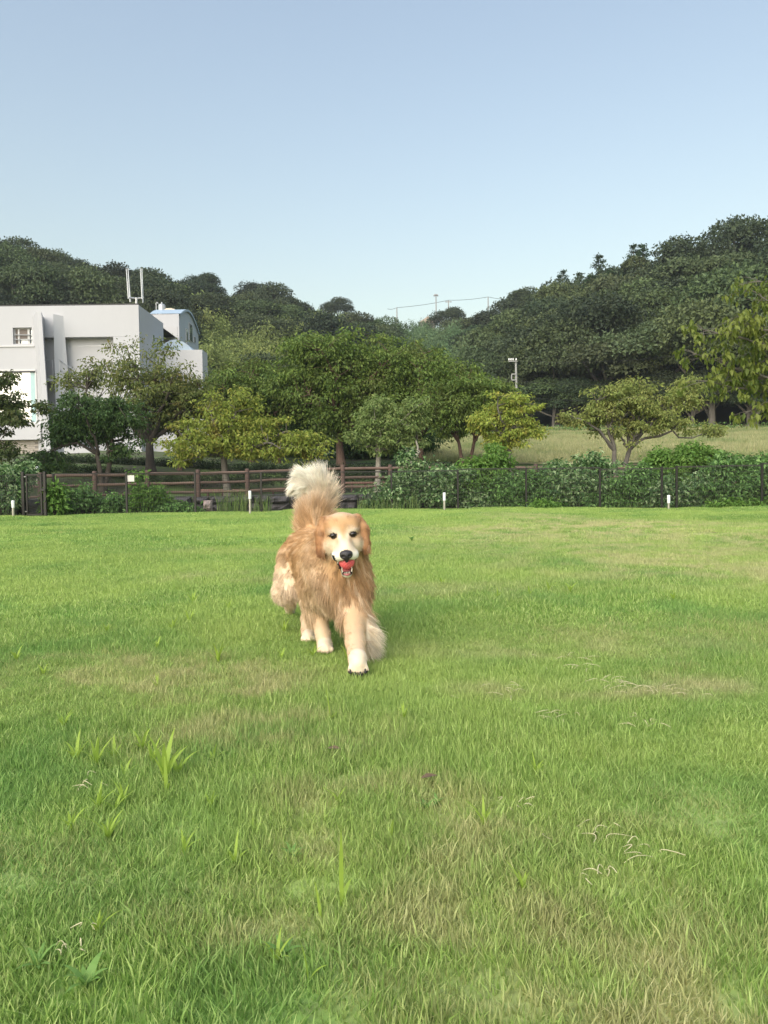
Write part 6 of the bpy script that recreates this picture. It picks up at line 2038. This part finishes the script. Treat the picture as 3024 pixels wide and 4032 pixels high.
def straw(px, py, n, L, lab):
    b = gpt(px, py)
    o = empty('dry_straw', tuple(b), label=lab, cat='straw', group='bits of dry straw on the lawn')
    for i in range(n + 3):
        a = rw.random() * 3.14; c = rw.normal(size=2) * L * .5
        d = np.array([math.cos(a), math.sin(a) * .6]) * L * (.5 + .6 * rw.random()) * .3
        z = .020 + .014 * rw.random()
        Geo().tube(bez(np.array([c[0] - d[0], c[1] - d[1], z - .01]), np.array([c[0] + rw.normal() * .02, c[1] + rw.normal() * .012, z + .006]), np.array([c[0] + d[0], c[1] + d[1], z - .008]), 6), [.0008, .0010, .0010, .0009, .0007, .0004], 4).build('stalk', M_STRAW, o)
straw(1960, 2745, 7, .12, 'wisp of dry straw right of the lifted paw of the dog')
straw(2210, 2840, 6, .10, 'wisp of dry straw in the middle of the right half of the lawn')
straw(2450, 2715, 12, .14, 'spread of dry straw near the right edge of the lawn')
straw(2620, 2740, 8, .12, 'wisp of dry straw close to the right edge of the lawn')
straw(2560, 2860, 5, .10, 'small wisp of dry straw below the spread near the right edge')
straw(2370, 3290, 4, .12, 'crossed pale stalks of dry straw on the lower right lawn')
straw(2480, 3360, 3, .06, 'short pale stalks beside the crossed stalks on the lower right lawn')
straw(2390, 3490, 3, .06, 'forked pale stalk above the dry patch at lower right')
straw(2030, 3200, 3, .05, 'tiny pale stalks right of the bottom centre weeds')
straw(280, 3750, 4, .04, 'small whitish bit of straw at the lower left')
straw(360, 3105, 3, .06, 'small pale stalks among the weed sprouts at left')
straw(2250, 2640, 9, .16, 'loose dry straw far right of the dog')
def dead(px, py, s, lab):
    b = gpt(px, py)
    v, f = big_leaf(3, .05 * s)
    o = Geo().add(v - np.array([0, .025 * s, 0]), f).build('dead_leaf', M_DEAD, loc=(b.x, b.y, b.z + .034), rot=(.25, .2, rw.random() * 6))
    tag(o, lab, 'leaf', 'dead leaves on the lawn')
dead(1315, 2995, .9, 'dark brown dead leaf lying in the middle of the lawn below the dog')
dead(1690, 3105, .9, 'dark brown dead leaf lying near the centre of the dry patch')
dead(705, 2038, 2.0, 'brown dead leaf on the far lawn left of the tall grass clump')
dead(835, 2040, 2.0, 'brown dead leaf on the far lawn below the tall grass clump')
dead(950, 2122, 1.6, 'reddish brown dead leaf on the lawn left of the dog')

# ------------------------------------------------------------------ thin evening haze
hm_ = bpy.data.materials.new('haze_air')
hm_.use_nodes = True
hn = hm_.node_tree.nodes
hn.remove(hn['Principled BSDF'])
pv = hn.new('ShaderNodeVolumePrincipled')
pv.inputs['Color'].default_value = (.86, .90, .94, 1)
pv.inputs['Density'].default_value = 0.0004
pv.inputs['Anisotropy'].default_value = 0.2
hm_.node_tree.links.new(pv.outputs['Volume'], hn['Material Output'].inputs['Volume'])
hz = Geo().box(-430, 430, -40, 560, -2.0, 75).build('haze', hm_)
tag(hz, kind='stuff')
